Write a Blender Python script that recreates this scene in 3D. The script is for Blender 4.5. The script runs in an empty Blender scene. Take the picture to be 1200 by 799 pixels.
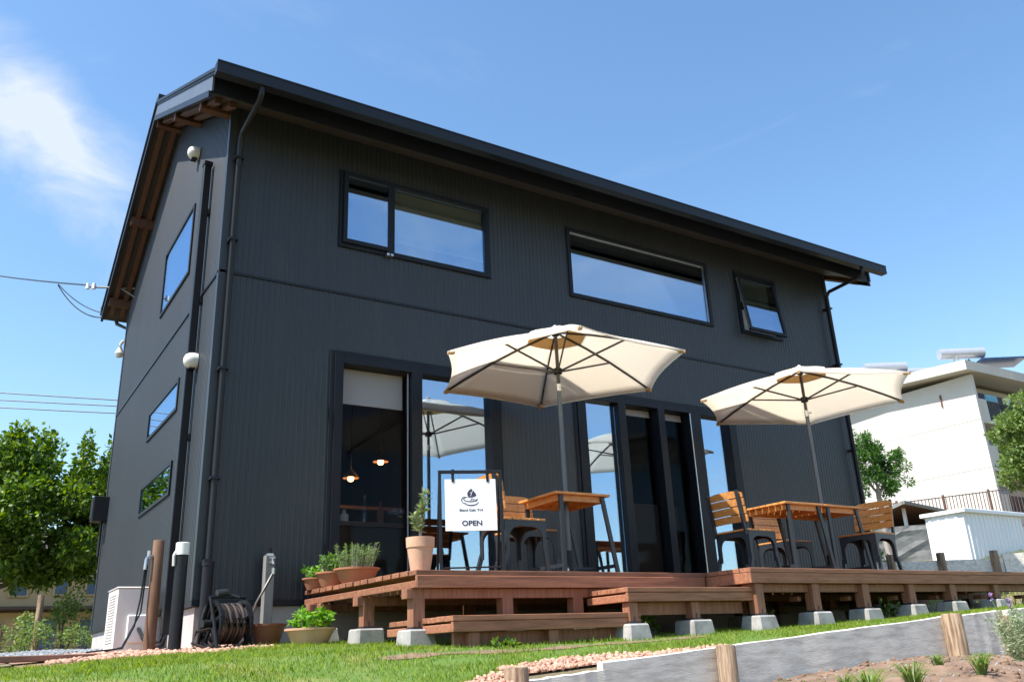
import bpy, bmesh, math, random
import numpy as np
from mathutils import Vector, Matrix
R = math.radians
random.seed(7); rng = np.random.default_rng(7)
scn = bpy.context.scene
COL = scn.collection

# ------------------------------------------------------------------ camera, world, sun, exposure
cam_d = bpy.data.cameras.new('camera'); cam = bpy.data.objects.new('camera', cam_d); COL.objects.link(cam)
cr = Vector((0.84523858, -0.5327791, -0.04145089)); cu = Vector((-0.14781714, -0.30763705, 0.93995188)); cf = Vector((0.51353855, 0.78835644, 0.33878058))
M4 = Matrix(((cr.x, cu.x, -cf.x, -1.7398), (cr.y, cu.y, -cf.y, -7.7024), (cr.z, cu.z, -cf.z, -0.5016), (0, 0, 0, 1)))
cam.matrix_world = M4
cam_d.sensor_width = 36; cam_d.lens = 36 * 1004.2395 / 1200; cam_d.clip_start = 0.05; cam_d.clip_end = 3000
scn.camera = cam
SUN_EL = 57.0
w = bpy.data.worlds.new('World'); scn.world = w; w.use_nodes = True
nt = w.node_tree; nt.nodes.clear()
def N(nt_, kind, **kw):
    n = nt_.nodes.new(kind)
    for k, v in kw.items():
        if k.startswith('i_'):
            key = k[2:]; key = int(key) if key.isdigit() else key.replace('_', ' ')
            n.inputs[key].default_value = v
        else: setattr(n, k, v)
    return n
out = N(nt, 'ShaderNodeOutputWorld'); bg = N(nt, 'ShaderNodeBackground'); sky = N(nt, 'ShaderNodeTexSky')
sky.sky_type = 'NISHITA'; sky.sun_disc = False; sky.sun_elevation = R(SUN_EL); sky.sun_rotation = R(270); sky.air_density = 1.15; sky.dust_density = 0.6; sky.ozone_density = 2.2
tc = N(nt, 'ShaderNodeTexCoord')
def dot(v):
    d = N(nt, 'ShaderNodeVectorMath', operation='DOT_PRODUCT'); d.inputs[1].default_value = v
    nt.links.new(tc.outputs['Generated'], d.inputs[0]); return d.outputs['Value']
def math_(op, a, b=None, c=None, clamp=False):
    m = N(nt, 'ShaderNodeMath', operation=op); m.use_clamp = clamp
    for i, x in enumerate((a, b, c)):
        if x is None: continue
        if isinstance(x, (int, float)): m.inputs[i].default_value = x
        else: nt.links.new(x, m.inputs[i])
    return m.outputs[0]
c0 = Vector((0.018, 0.858, 0.515)).normalized()          # middle of the cloud bank
e1 = Vector((0.141, 0.051, -0.096)); e1 = (e1 - c0 * e1.dot(c0)).normalized(); e2 = c0.cross(e1).normalized()
nz = N(nt, 'ShaderNodeTexNoise', i_Scale=5.0, i_Detail=7.0, i_Roughness=0.6, i_Distortion=0.5)
mp = N(nt, 'ShaderNodeMapping'); mp.inputs['Scale'].default_value = (1.0, 0.8, 1.9)
nt.links.new(tc.outputs['Generated'], mp.inputs[0]); nt.links.new(mp.outputs[0], nz.inputs['Vector'])
u_ = math_('DIVIDE', dot(e1), 0.20); v_ = math_('DIVIDE', dot(e2), 0.062)
wv = math_('MULTIPLY', math_('SUBTRACT', nz.outputs['Fac'], 0.5), 3.0)
rr = math_('SQRT', math_('ADD', math_('MULTIPLY', u_, u_), math_('MULTIPLY', v_, v_)))
front = math_('GREATER_THAN', dot(c0), 0.0)
blob = math_('MULTIPLY', math_('SMOOTHSTEP' if False else 'SUBTRACT', 1.14, math_('ADD', rr, wv)), 1.0, clamp=True)
blob = math_('MULTIPLY', math_('POWER', blob, 1.8), front)
nz2 = N(nt, 'ShaderNodeTexNoise', i_Scale=2.2, i_Detail=8.0, i_Roughness=0.62, i_Distortion=0.8)
mp2 = N(nt, 'ShaderNodeMapping'); mp2.inputs['Scale'].default_value = (1.0, 1.4, 3.5); mp2.inputs['Location'].default_value = (3.1, 0.4, 1.0)
nt.links.new(tc.outputs['Generated'], mp2.inputs[0]); nt.links.new(mp2.outputs[0], nz2.inputs['Vector'])
wisp = math_('MULTIPLY', math_('SUBTRACT', nz2.outputs['Fac'], 0.60), 0.5, clamp=True)
back = math_('MULTIPLY', dot((0.35, -0.94, 0.0)), 1.6, clamp=True)
hazy = math_('MULTIPLY', math_('MULTIPLY', math_('SUBTRACT', nz2.outputs['Fac'], 0.46), 1.5, clamp=True), back)
cl = math_('ADD', math_('MULTIPLY', blob, 0.72), math_('ADD', wisp, hazy), clamp=True)
hsv = N(nt, 'ShaderNodeHueSaturation', i_Hue=0.497, i_Saturation=1.12, i_Value=1.1)
mix = N(nt, 'ShaderNodeMix', data_type='RGBA')
nt.links.new(sky.outputs[0], hsv.inputs['Color']); nt.links.new(hsv.outputs[0], mix.inputs['A']); nt.links.new(cl, mix.inputs['Factor'])
mix.inputs['B'].default_value = (4.3, 4.5, 4.7, 1)
nt.links.new(mix.outputs['Result'], bg.inputs['Color']); bg.inputs['Strength'].default_value = 0.115
nt.links.new(bg.outputs[0], out.inputs[0])
sl = bpy.data.lights.new('sun', 'SUN'); sl.energy = 5.0; sl.angle = R(0.5); sl.color = (1.0, 0.955, 0.89)
so = bpy.data.objects.new('sun', sl); COL.objects.link(so)
sdir = Vector((-math.cos(R(SUN_EL)), -0.012, math.sin(R(SUN_EL))))
so.rotation_euler = sdir.to_track_quat('Z', 'Y').to_euler()
vs = scn.view_settings; vs.view_transform = 'Standard'; vs.look = 'None'; vs.gamma = 1; vs.use_curve_mapping = False; vs.exposure = 1.0
scn.cycles.max_bounces = 8; scn.cycles.transparent_max_bounces = 12; scn.cycles.caustics_reflective = False; scn.cycles.caustics_refractive = False
scn.cycles.sample_clamp_indirect = 4.0

# ------------------------------------------------------------------ materials
def mat(name, col, rough=0.6, var=0.12, scale=8.0, bump=0.0, bscale=60.0, metal=0.0, spec=0.5, stretch=(1, 1, 1), col2=None, coord='Object', detail=4.0, coat=0.0, ramp=(0.3, 0.7), rpi=0.0):
    m = bpy.data.materials.new(name); m.use_nodes = True; t = m.node_tree; b = t.nodes['Principled BSDF']
    b.inputs['Roughness'].default_value = rough; b.inputs['Metallic'].default_value = metal; b.inputs['Specular IOR Level'].default_value = spec
    if coat: b.inputs['Coat Weight'].default_value = coat
    if col2 is None: col2 = tuple(min(1, c * (1 + var)) for c in col); col = tuple(c * (1 - var) for c in col)
    tcn = N(t, 'ShaderNodeTexCoord'); mpn = N(t, 'ShaderNodeMapping'); mpn.inputs['Scale'].default_value = stretch
    nzn = N(t, 'ShaderNodeTexNoise', i_Scale=scale, i_Detail=detail, i_Roughness=0.6)
    t.links.new(tcn.outputs[coord], mpn.inputs[0]); t.links.new(mpn.outputs[0], nzn.inputs['Vector'])
    rp = N(t, 'ShaderNodeValToRGB'); rp.color_ramp.elements[0].position = ramp[0]; rp.color_ramp.elements[1].position = ramp[1]
    rp.color_ramp.elements[0].color = (*col, 1); rp.color_ramp.elements[1].color = (*col2, 1)
    t.links.new(nzn.outputs['Fac'], rp.inputs[0]); last = rp.outputs[0]
    if rpi:
        ge = N(t, 'ShaderNodeNewGeometry'); hs = N(t, 'ShaderNodeHueSaturation')
        mr = N(t, 'ShaderNodeMapRange'); mr.inputs['To Min'].default_value = 1 - rpi; mr.inputs['To Max'].default_value = 1 + rpi
        t.links.new(ge.outputs['Random Per Island'], mr.inputs['Value']); t.links.new(mr.outputs[0], hs.inputs['Value']); t.links.new(last, hs.inputs['Color']); last = hs.outputs[0]
    t.links.new(last, b.inputs['Base Color'])
    if bump:
        n2 = N(t, 'ShaderNodeTexNoise', i_Scale=bscale, i_Detail=5.0, i_Roughness=0.65); t.links.new(mpn.outputs[0], n2.inputs['Vector'])
        bp = N(t, 'ShaderNodeBump', i_Strength=bump, i_Distance=0.01); t.links.new(n2.outputs['Fac'], bp.inputs['Height']); t.links.new(bp.outputs[0], b.inputs['Normal'])
    return m
def leafmat(name, c1, c2, trans=0.35, rough=0.5):
    m = bpy.data.materials.new(name); m.use_nodes = True; t = m.node_tree; b = t.nodes['Principled BSDF']
    ge = N(t, 'ShaderNodeNewGeometry'); rp = N(t, 'ShaderNodeValToRGB'); rp.color_ramp.elements[0].color = (*c1, 1); rp.color_ramp.elements[1].color = (*c2, 1)
    t.links.new(ge.outputs['Random Per Island'], rp.inputs[0]); t.links.new(rp.outputs[0], b.inputs['Base Color'])
    b.inputs['Roughness'].default_value = rough; b.inputs['Specular IOR Level'].default_value = 0.35
    tr = N(t, 'ShaderNodeBsdfTranslucent'); hs = N(t, 'ShaderNodeHueSaturation', i_Hue=0.48, i_Saturation=1.15, i_Value=1.5); t.links.new(rp.outputs[0], hs.inputs['Color']); t.links.new(hs.outputs[0], tr.inputs[0])
    mx = N(t, 'ShaderNodeMixShader', i_0=trans); t.links.new(b.outputs[0], mx.inputs[1]); t.links.new(tr.outputs[0], mx.inputs[2])
    t.links.new(mx.outputs[0], t.nodes['Material Output'].inputs['Surface']); return m
def glassmat(name, refl, tint=(0.93, 0.96, 0.96), rough=0.0):
    m = bpy.data.materials.new(name); m.use_nodes = True; t = m.node_tree; t.nodes.remove(t.nodes['Principled BSDF'])
    gl = N(t, 'ShaderNodeBsdfGlossy', i_Roughness=rough); gl.inputs['Color'].default_value = (0.66, 0.82, 1, 1)
    tr = N(t, 'ShaderNodeBsdfTransparent'); tr.inputs[0].default_value = (*tint, 1)
    lw = N(t, 'ShaderNodeLayerWeight', i_Blend=0.25); ma = N(t, 'ShaderNodeMapRange'); ma.inputs['To Min'].default_value = refl; ma.inputs['To Max'].default_value = min(1, refl * 2 + 0.02)
    t.links.new(lw.outputs['Fresnel'], ma.inputs['Value']); mx = N(t, 'ShaderNodeMixShader')
    t.links.new(ma.outputs[0], mx.inputs[0]); t.links.new(tr.outputs[0], mx.inputs[1]); t.links.new(gl.outputs[0], mx.inputs[2])
    t.links.new(mx.outputs[0], t.nodes['Material Output'].inputs['Surface']); return m
def fabricmat(name, col, trans):
    m = mat(name, col, 0.85, 0.04, 3.0, 0.15, 300.0); t = m.node_tree; b = t.nodes['Principled BSDF']
    tr = N(t, 'ShaderNodeBsdfTranslucent'); tr.inputs[0].default_value = (*[min(1, c * 1.05) for c in col], 1)
    mx = N(t, 'ShaderNodeMixShader', i_0=trans); t.links.new(b.outputs[0], mx.inputs[1]); t.links.new(tr.outputs[0], mx.inputs[2]); t.links.new(mx.outputs[0], t.nodes['Material Output'].inputs['Surface']); return m
def emitmat(name, col, s):
    m = bpy.data.materials.new(name); m.use_nodes = True; t = m.node_tree; t.nodes.remove(t.nodes['Principled BSDF'])
    e = N(t, 'ShaderNodeEmission', i_Strength=s); e.inputs[0].default_value = (*col, 1); t.links.new(e.outputs[0], t.nodes['Material Output'].inputs['Surface']); return m
M = {}
M['siding'] = mat('siding_charcoal', (0.0265, 0.0305, 0.036), 0.40, 0.09, 1.1, 0.0, stretch=(1, 1, 0.22), spec=0.42, detail=8)
def dirt(m):
    t = m.node_tree; b = t.nodes['Principled BSDF']; src = b.inputs['Base Color'].links[0].from_socket
    tcn = N(t, 'ShaderNodeTexCoord'); mpn = N(t, 'ShaderNodeMapping'); mpn.inputs['Scale'].default_value = (9, 9, 0.35); n1 = N(t, 'ShaderNodeTexNoise', i_Scale=1.6, i_Detail=6.0)
    t.links.new(tcn.outputs['Object'], mpn.inputs[0]); t.links.new(mpn.outputs[0], n1.inputs['Vector'])
    mr = N(t, 'ShaderNodeMapRange'); mr.inputs['From Min'].default_value = 0.48; mr.inputs['From Max'].default_value = 0.75; mr.inputs['To Max'].default_value = 0.10; t.links.new(n1.outputs['Fac'], mr.inputs['Value'])
    mx = N(t, 'ShaderNodeMix', data_type='RGBA'); t.links.new(mr.outputs[0], mx.inputs['Factor']); t.links.new(src, mx.inputs['A']); mx.inputs['B'].default_value = (0.085, 0.085, 0.08, 1); t.links.new(mx.outputs['Result'], b.inputs['Base Color'])
    r2 = N(t, 'ShaderNodeMapRange'); r2.inputs['To Min'].default_value = 0.37; r2.inputs['To Max'].default_value = 0.46; t.links.new(n1.outputs['Fac'], r2.inputs['Value']); t.links.new(r2.outputs[0], b.inputs['Roughness'])
dirt(M['siding'])
M['trim'] = mat('trim_navy', (0.010, 0.013, 0.019), 0.45, 0.15, 3.0, spec=0.3)
M['frame'] = mat('window_frame_black', (0.009, 0.011, 0.016), 0.45, 0.15, 5.0, spec=0.22)
M['rakeboard'] = mat('rake_metal', (0.09, 0.105, 0.13), 0.4, 0.1, 4.0)
M['roof'] = mat('roof_metal', (0.010, 0.013, 0.018), 0.45, 0.15, 2.0, spec=0.3)
M['soffit'] = mat('soffit_wood', (0.042, 0.034, 0.028), 0.7, 0.3, 6.0, 0.2, 40, stretch=(1, 6, 6))
M['rafter'] = mat('rafter_wood', (0.085, 0.036, 0.018), 0.65, 0.25, 7.0, 0.2, 40, stretch=(6, 1, 1))
M['concrete'] = mat('concrete', (0.42, 0.40, 0.38), 0.85, 0.12, 5.0, 0.3, 70, detail=8)
M['footing'] = mat('footing_concrete', (0.20, 0.19, 0.175), 0.85, 0.15, 7.0, 0.35, 80, detail=9, col2=(0.37, 0.355, 0.34), ramp=(0.3, 0.6))
M['deck'] = mat('deck_wood', (0.165, 0.062, 0.030), 0.62, 0.3, 5.0, 0.35, 60, stretch=(0.7, 9, 9), col2=(0.34, 0.145, 0.078), detail=7, rpi=0.22)
M['deckpost'] = mat('deck_post_wood', (0.17, 0.066, 0.036), 0.62, 0.3, 5.0, 0.35, 60, stretch=(9, 9, 0.7), col2=(0.33, 0.145, 0.085), detail=7)
M['teak'] = mat('teak_slats', (0.40, 0.16, 0.04), 0.5, 0.25, 7.0, 0.2, 60, stretch=(2, 5, 5), col2=(0.60, 0.27, 0.075), rpi=0.16, coat=0.1)
M['darkmetal'] = mat('dark_metal', (0.022, 0.027, 0.035), 0.42, 0.1, 9.0)
M['polemetal'] = mat('pole_metal', (0.10, 0.11, 0.125), 0.38, 0.08, 9.0, metal=0.3)
M['ribmetal'] = mat('rib_metal', (0.045, 0.038, 0.034), 0.5, 0.1, 9.0)
M['silver'] = mat('silver_metal', (0.55, 0.55, 0.55), 0.3, 0.05, 9.0, metal=0.9)
M['canvas'] = fabricmat('canvas_cream', (0.92, 0.875, 0.79), 0.63)
M['canvas_tan'] = fabricmat('canvas_tan', (0.62, 0.43, 0.22), 0.4)
M['terra'] = mat('terracotta', (0.40, 0.165, 0.09), 0.85, 0.15, 6.0, 0.2, 60, detail=7)
M['terra_pale'] = mat('terracotta_pale', (0.58, 0.33, 0.22), 0.85, 0.15, 6.0, 0.2, 60, detail=7)
M['terra_dark'] = mat('terracotta_brown', (0.17, 0.055, 0.03), 0.6, 0.2, 6.0, 0.1, 60)
M['soil'] = mat('soil', (0.10, 0.062, 0.042), 0.95, 0.3, 6.0, 1.0, 25, col2=(0.27, 0.175, 0.115), detail=10)
M['lawnbase'] = mat('lawn_thatch', (0.08, 0.15, 0.02), 0.95, 0.3, 2.5, 0.8, 60, col2=(0.24, 0.22, 0.08), detail=9, ramp=(0.5, 0.8))
M['grass'] = leafmat('grass_blades', (0.10, 0.20, 0.014), (0.30, 0.39, 0.045), 0.35, 0.55)
M['drygrass'] = leafmat('dry_grass', (0.12, 0.20, 0.03), (0.36, 0.33, 0.12), 0.3, 0.55)
M['redstone'] = mat('red_gravel', (0.33, 0.17, 0.115), 0.9, 0.2, 20, 0.3, 60, col2=(0.56, 0.34, 0.25), rpi=0.3)
M['greystone'] = mat('grey_gravel', (0.13, 0.145, 0.16), 0.9, 0.2, 20, 0.3, 60, col2=(0.25, 0.27, 0.29), rpi=0.35)
M['sleeper'] = mat('grey_sleeper', (0.46, 0.42, 0.36), 0.9, 0.3, 11.0, 1.0, 60, stretch=(0.4, 3, 2.2), ramp=(0.24, 0.58), col2=(0.86, 0.81, 0.72), detail=10)
M['log'] = mat('log_wood', (0.17, 0.105, 0.06), 0.85, 0.2, 5.0, 0.9, 50, stretch=(9, 9, 0.7), ramp=(0.38, 0.6), col2=(0.46, 0.33, 0.22), detail=9)
M['brownlog'] = mat('brown_post_wood', (0.10, 0.05, 0.026), 0.75, 0.3, 5.0, 0.4, 50, stretch=(8, 8, 0.7), col2=(0.21, 0.11, 0.06), detail=8)
M['white'] = mat('white_paint', (0.72, 0.72, 0.71), 0.5, 0.04, 3.0)
M['offwhite'] = mat('off_white_plastic', (0.66, 0.65, 0.62), 0.45, 0.05, 3.0)
M['apart'] = mat('apartment_render', (0.52, 0.505, 0.465), 0.9, 0.10, 0.35, 0.1, 30, detail=9)
M['jointgrey'] = mat('joint_grey', (0.44, 0.43, 0.40), 0.9, 0.06, 0.6)
M['tan'] = mat('tan_render', (0.46, 0.33, 0.17), 0.9, 0.06, 0.6, 0.1, 30)
M['shed'] = mat('shed_white', (0.72, 0.76, 0.80), 0.45, 0.03, 2.0)
M['black'] = mat('black_plastic', (0.009, 0.010, 0.013), 0.45, 0.15, 5.0, spec=0.3)
M['rubber'] = mat('hose_brown', (0.035, 0.024, 0.02), 0.45, 0.2, 9.0)
M['greypost'] = mat('grey_post', (0.20, 0.195, 0.185), 0.6, 0.15, 6.0, stretch=(6, 6, 0.7))
M['rust'] = mat('rusty_iron', (0.13, 0.062, 0.042), 0.8, 0.3, 8.0, 0.2, 60)
M['stonewall'] = mat('stone_wall', (0.19, 0.19, 0.18), 0.95, 0.3, 3.0, 1.0, 9, col2=(0.30, 0.295, 0.28), detail=9)
M['bark'] = mat('bark', (0.085, 0.06, 0.045), 0.9, 0.3, 9.0, 0.8, 30, stretch=(5, 5, 1), col2=(0.17, 0.13, 0.1))
M['palebark'] = mat('pale_bark', (0.22, 0.19, 0.165), 0.9, 0.3, 9.0, 0.6, 30, stretch=(5, 5, 1), col2=(0.36, 0.32, 0.28))
M['leaf_plum'] = leafmat('leaves_green', (0.028, 0.085, 0.010), (0.16, 0.26, 0.035), 0.4)
M['leaf_dark'] = leafmat('leaves_dark', (0.022, 0.085, 0.012), (0.085, 0.20, 0.03), 0.32)
M['leaf_pale'] = leafmat('leaves_pale', (0.08, 0.14, 0.035), (0.2, 0.29, 0.075), 0.38)
M['leaf_rosemary'] = leafmat('leaves_rosemary', (0.055, 0.14, 0.025), (0.19, 0.33, 0.07), 0.3)
M['leaf_olive'] = leafmat('leaves_olive', (0.10, 0.15, 0.055), (0.28, 0.34, 0.15), 0.25)
M['leaf_basil'] = leafmat('leaves_basil', (0.08, 0.24, 0.012), (0.2, 0.42, 0.03), 0.35)
M['leaf_lav'] = leafmat('leaves_lavender', (0.16, 0.22, 0.11), (0.34, 0.40, 0.24), 0.2)
M['flower_lav'] = leafmat('flowers_lavender', (0.19, 0.11, 0.27), (0.36, 0.24, 0.42), 0.2)
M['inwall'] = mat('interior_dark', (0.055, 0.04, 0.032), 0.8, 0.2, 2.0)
M['inwood'] = mat('interior_wood', (0.10, 0.042, 0.02), 0.5, 0.25, 4.0, stretch=(1, 6, 6))
M['blind'] = mat('roller_blind', (0.42, 0.42, 0.43), 0.85, 0.03, 3.0)
M['blind_olive'] = mat('roller_blind_olive', (0.72, 0.63, 0.36), 0.85, 0.05, 3.0)
M['glass'] = glassmat('window_glass', 0.42)
M['glass_dark'] = glassmat('sliding_glass_dark', 0.004, (0.9, 0.9, 0.9))
M['clearglass'] = glassmat('clear_glass', 0.08, (0.9, 0.92, 0.92))
M['ink'] = mat('ink_navy', (0.03, 0.028, 0.06), 0.6, 0.05, 9.0)
M['signboard'] = mat('sign_white', (0.78, 0.79, 0.80), 0.45, 0.03, 2.0)
M['bulb'] = emitmat('warm_bulb', (1.0, 0.5, 0.16), 8.0)
M['solar'] = mat('solar_panel', (0.02, 0.04, 0.10), 0.2, 0.2, 4.0)
M['tank'] = mat('tank_steel', (0.42, 0.44, 0.48), 0.35, 0.05, 4.0, metal=0.4)
M['bluecloth'] = mat('blue_cloth', (0.16, 0.42, 0.55), 0.9, 0.1, 4.0)
M['darkcloth'] = mat('dark_cloth', (0.05, 0.055, 0.10), 0.9, 0.1, 4.0)
M['whitecloth'] = mat('white_cloth', (0.6, 0.6, 0.62), 0.9, 0.1, 4.0)
M['winblue'] = mat('blue_grey_window', (0.10, 0.14, 0.19), 0.15, 0.3, 2.0)
M['brown_roof'] = mat('brown_trim', (0.06, 0.04, 0.03), 0.7, 0.2, 4.0)
M['mulch'] = mat('brown_edging', (0.24, 0.135, 0.09), 0.9, 0.25, 5.0, 0.4, 40)
M['wire'] = mat('wire_black', (0.02, 0.022, 0.026), 0.5, 0.1, 4.0)
M['hill'] = mat('ground_earth', (0.10, 0.10, 0.05), 0.95, 0.3, 0.8, 0.8, 12, col2=(0.2, 0.15, 0.09), detail=9)

# ------------------------------------------------------------------ mesh helpers
ORG = {}
def link(name, me, parent=None):
    o = bpy.data.objects.new(name, me); COL.objects.link(o)
    if parent is not None: o.parent = parent; ORG[o.name] = ORG[parent.name]
    else: ORG[o.name] = Vector((0, 0, 0))
    return o
def tag(o, label=None, cat=None, group=None, kind=None):
    if label: o['label'] = label
    if cat: o['category'] = cat
    if group: o['group'] = group
    if kind: o['kind'] = kind
    return o
def thing(name, label, cat, loc=(0, 0, 0), group=None, rz=0.0):
    o = bpy.data.objects.new(name, None); COL.objects.link(o); o.location = loc; o.rotation_euler.z = rz; o.empty_display_size = 0.1
    ORG[o.name] = Vector(loc); return tag(o, label, cat, group)
class MB:
    def __init__(s): s.v = []; s.f = []
    def add(s, vs_, fs):
        n = len(s.v); s.v += [tuple(v) for v in vs_]; s.f += [tuple(i + n for i in f) for f in fs]; return s
    def obox(s, c, ax, h):
        c = Vector(c); a = [Vector(x) * k for x, k in zip(ax, h)]
        vs_ = [c + a[0] * i + a[1] * j + a[2] * k for k in (-1, 1) for j in (-1, 1) for i in (-1, 1)]
        return s.add(vs_, [(0, 2, 3, 1), (4, 5, 7, 6), (0, 1, 5, 4), (2, 6, 7, 3), (0, 4, 6, 2), (1, 3, 7, 5)])
    def box(s, x0, x1, y0, y1, z0, z1):
        return s.obox(((x0 + x1) / 2, (y0 + y1) / 2, (z0 + z1) / 2), ((1, 0, 0), (0, 1, 0), (0, 0, 1)), (abs(x1 - x0) / 2, abs(y1 - y0) / 2, abs(z1 - z0) / 2))
    def bar(s, p, q, wd, ht, up=(0, 0, 1)):
        p = Vector(p); q = Vector(q); d = (q - p); L = d.length; d.normalize(); up = Vector(up)
        sd = d.cross(up)
        if sd.length < 1e-4: sd = d.cross(Vector((1, 0, 0)))
        sd.normalize(); u2 = sd.cross(d)
        return s.obox((p + q) / 2, (d, sd, u2), (L / 2, wd / 2, ht / 2))
    def tube(s, pts, r, n=8, caps=True):
        pts = [Vector(p) for p in pts]; rs = r if isinstance(r, (list, tuple)) else [r] * len(pts)
        ref = Vector((0, 0, 1)) if abs((pts[-1] - pts[0]).normalized().z) < 0.95 else Vector((1, 0, 0)); vs_ = []
        for i, p in enumerate(pts):
            t = (pts[min(i + 1, len(pts) - 1)] - pts[max(i - 1, 0)]).normalized(); a = t.cross(ref)
            if a.length < 1e-4: a = t.cross(Vector((0, 1, 0)))
            a.normalize(); b = t.cross(a)
            vs_ += [p + (a * math.cos(2 * math.pi * k / n) + b * math.sin(2 * math.pi * k / n)) * rs[i] for k in range(n)]
        fs = [(i * n + k, i * n + (k + 1) % n, (i + 1) * n + (k + 1) % n, (i + 1) * n + k) for i in range(len(pts) - 1) for k in range(n)]
        if caps: fs += [tuple(range(n))[::-1], tuple((len(pts) - 1) * n + k for k in range(n))]
        return s.add(vs_, fs)
    def lathe(s, prof, c=(0, 0, 0), n=24, sx=1, sy=1):
        c = Vector(c); vs_ = [c + Vector((r * math.cos(2 * math.pi * k / n) * sx, r * math.sin(2 * math.pi * k / n) * sy, z)) for r, z in prof for k in range(n)]
        fs = [(i * n + k, i * n + (k + 1) % n, (i + 1) * n + (k + 1) % n, (i + 1) * n + k) for i in range(len(prof) - 1) for k in range(n)]
        if prof[0][0] > 1e-4: fs.append(tuple(range(n))[::-1])
        if prof[-1][0] > 1e-4: fs.append(tuple((len(prof) - 1) * n + k for k in range(n)))
        return s.add(vs_, fs)
    def prism(s, poly, o, au, av, depth):
        o = Vector(o); au = Vector(au); av = Vector(av); nn = au.cross(av).normalized() * depth; n = len(poly)
        a = [o + au * x + av * y for x, y in poly]; b = [p + nn for p in a]
        return s.add(a + b, [tuple(range(n))[::-1], tuple(range(n, 2 * n))] + [(k, (k + 1) % n, n + (k + 1) % n, n + k) for k in range(n)])
    def build(s, name, m, parent=None, smooth=False, bevel=0.0, fixn=True):
        off = ORG[parent.name] if parent is not None else Vector((0, 0, 0))
        me = bpy.data.meshes.new(name); me.from_pydata([(v[0] - off.x, v[1] - off.y, v[2] - off.z) for v in s.v], [], s.f)
        if fixn and len(s.f) < 30000:
            bm = bmesh.new(); bm.from_mesh(me); bmesh.ops.recalc_face_normals(bm, faces=bm.faces); bm.to_mesh(me); bm.free()
        me.materials.append(M[m] if isinstance(m, str) else m)
        if smooth:
            for p in me.polygons: p.use_smooth = True
            if len(s.f) < 60000:
                try: me.set_sharp_from_angle(angle=R(40))
                except Exception: pass
        o = link(name, me, parent)
        if bevel:
            b = o.modifiers.new('bevel', 'BEVEL'); b.width = bevel; b.segments = 1; b.limit_method = 'ANGLE'; b.angle_limit = R(50)
        return o
def np_mesh(name, V_, F_, m, parent=None):
    """V_ (n,3) array, F_ (m,k) array"""
    off = ORG[parent.name] if parent is not None else Vector((0, 0, 0))
    V_ = np.asarray(V_, float) - np.array(off); F_ = np.asarray(F_, np.int32); k = F_.shape[1]
    me = bpy.data.meshes.new(name); me.vertices.add(len(V_)); me.vertices.foreach_set('co', V_.ravel())
    me.loops.add(F_.size); me.loops.foreach_set('vertex_index', F_.ravel()); me.polygons.add(len(F_))
    me.polygons.foreach_set('loop_start', np.arange(0, F_.size, k, dtype=np.int32)); me.update(calc_edges=True); me.validate()
    me.materials.append(M[m] if isinstance(m, str) else m); return link(name, me, parent)
def copy_tree(o, parent=None):
    c = o.copy(); COL.objects.link(c)
    if parent is not None: c.parent = parent
    for ch in o.children: copy_tree(ch, c)
    return c
def leaves(P, n_dir, ln, wd, jit=0.35, curl=0.0):
    """leaf rhombs at points P, along directions n_dir"""
    n = len(P); d = np.asarray(n_dir, float) + rng.normal(0, jit, (n, 3)); d /= np.linalg.norm(d, axis=1)[:, None] + 1e-9
    r = rng.normal(0, 1, (n, 3)); sd = np.cross(d, r); sd /= np.linalg.norm(sd, axis=1)[:, None] + 1e-9
    L = (ln * rng.uniform(0.6, 1.3, n))[:, None]; W = (wd * rng.uniform(0.7, 1.2, n))[:, None]; up = np.cross(sd, d)
    V_ = np.stack([P, P + d * L * 0.45 + sd * W + up * curl * L, P + d * L, P + d * L * 0.45 - sd * W + up * curl * L], 1).reshape(-1, 3)
    return V_, np.arange(4 * n).reshape(n, 4)
def crown(name, mname, parent, clumps, per, ln, wd, jit=0.9, shell=0.55):
    """leaf clumps: list of (centre, (rx,ry,rz)); leaves sit through each clump's volume, denser near its skin"""
    Ps, Ds = [], []
    for c, r in clumps:
        n = max(20, int(4.0 * per * (r[0] * r[1] * r[2]) ** (2 / 3))); d = rng.normal(0, 1, (n, 3)); d /= np.linalg.norm(d, axis=1)[:, None]
        rad = rng.uniform(shell ** 3, 1.12, n) ** (1 / 3); rad *= 1 + 0.22 * np.sin(d[:, 0] * 5 + c[0] * 7) * np.cos(d[:, 2] * 6 + c[1] * 5)
        Ps.append(np.array(c) + d * rad[:, None] * np.array(r)); Ds.append(d + np.array([0, 0, -0.15]))
    P = np.concatenate(Ps); D = np.concatenate(Ds); V_, F_ = leaves(P, D, ln, wd, jit); return np_mesh(name, V_, F_, mname, parent)

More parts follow.
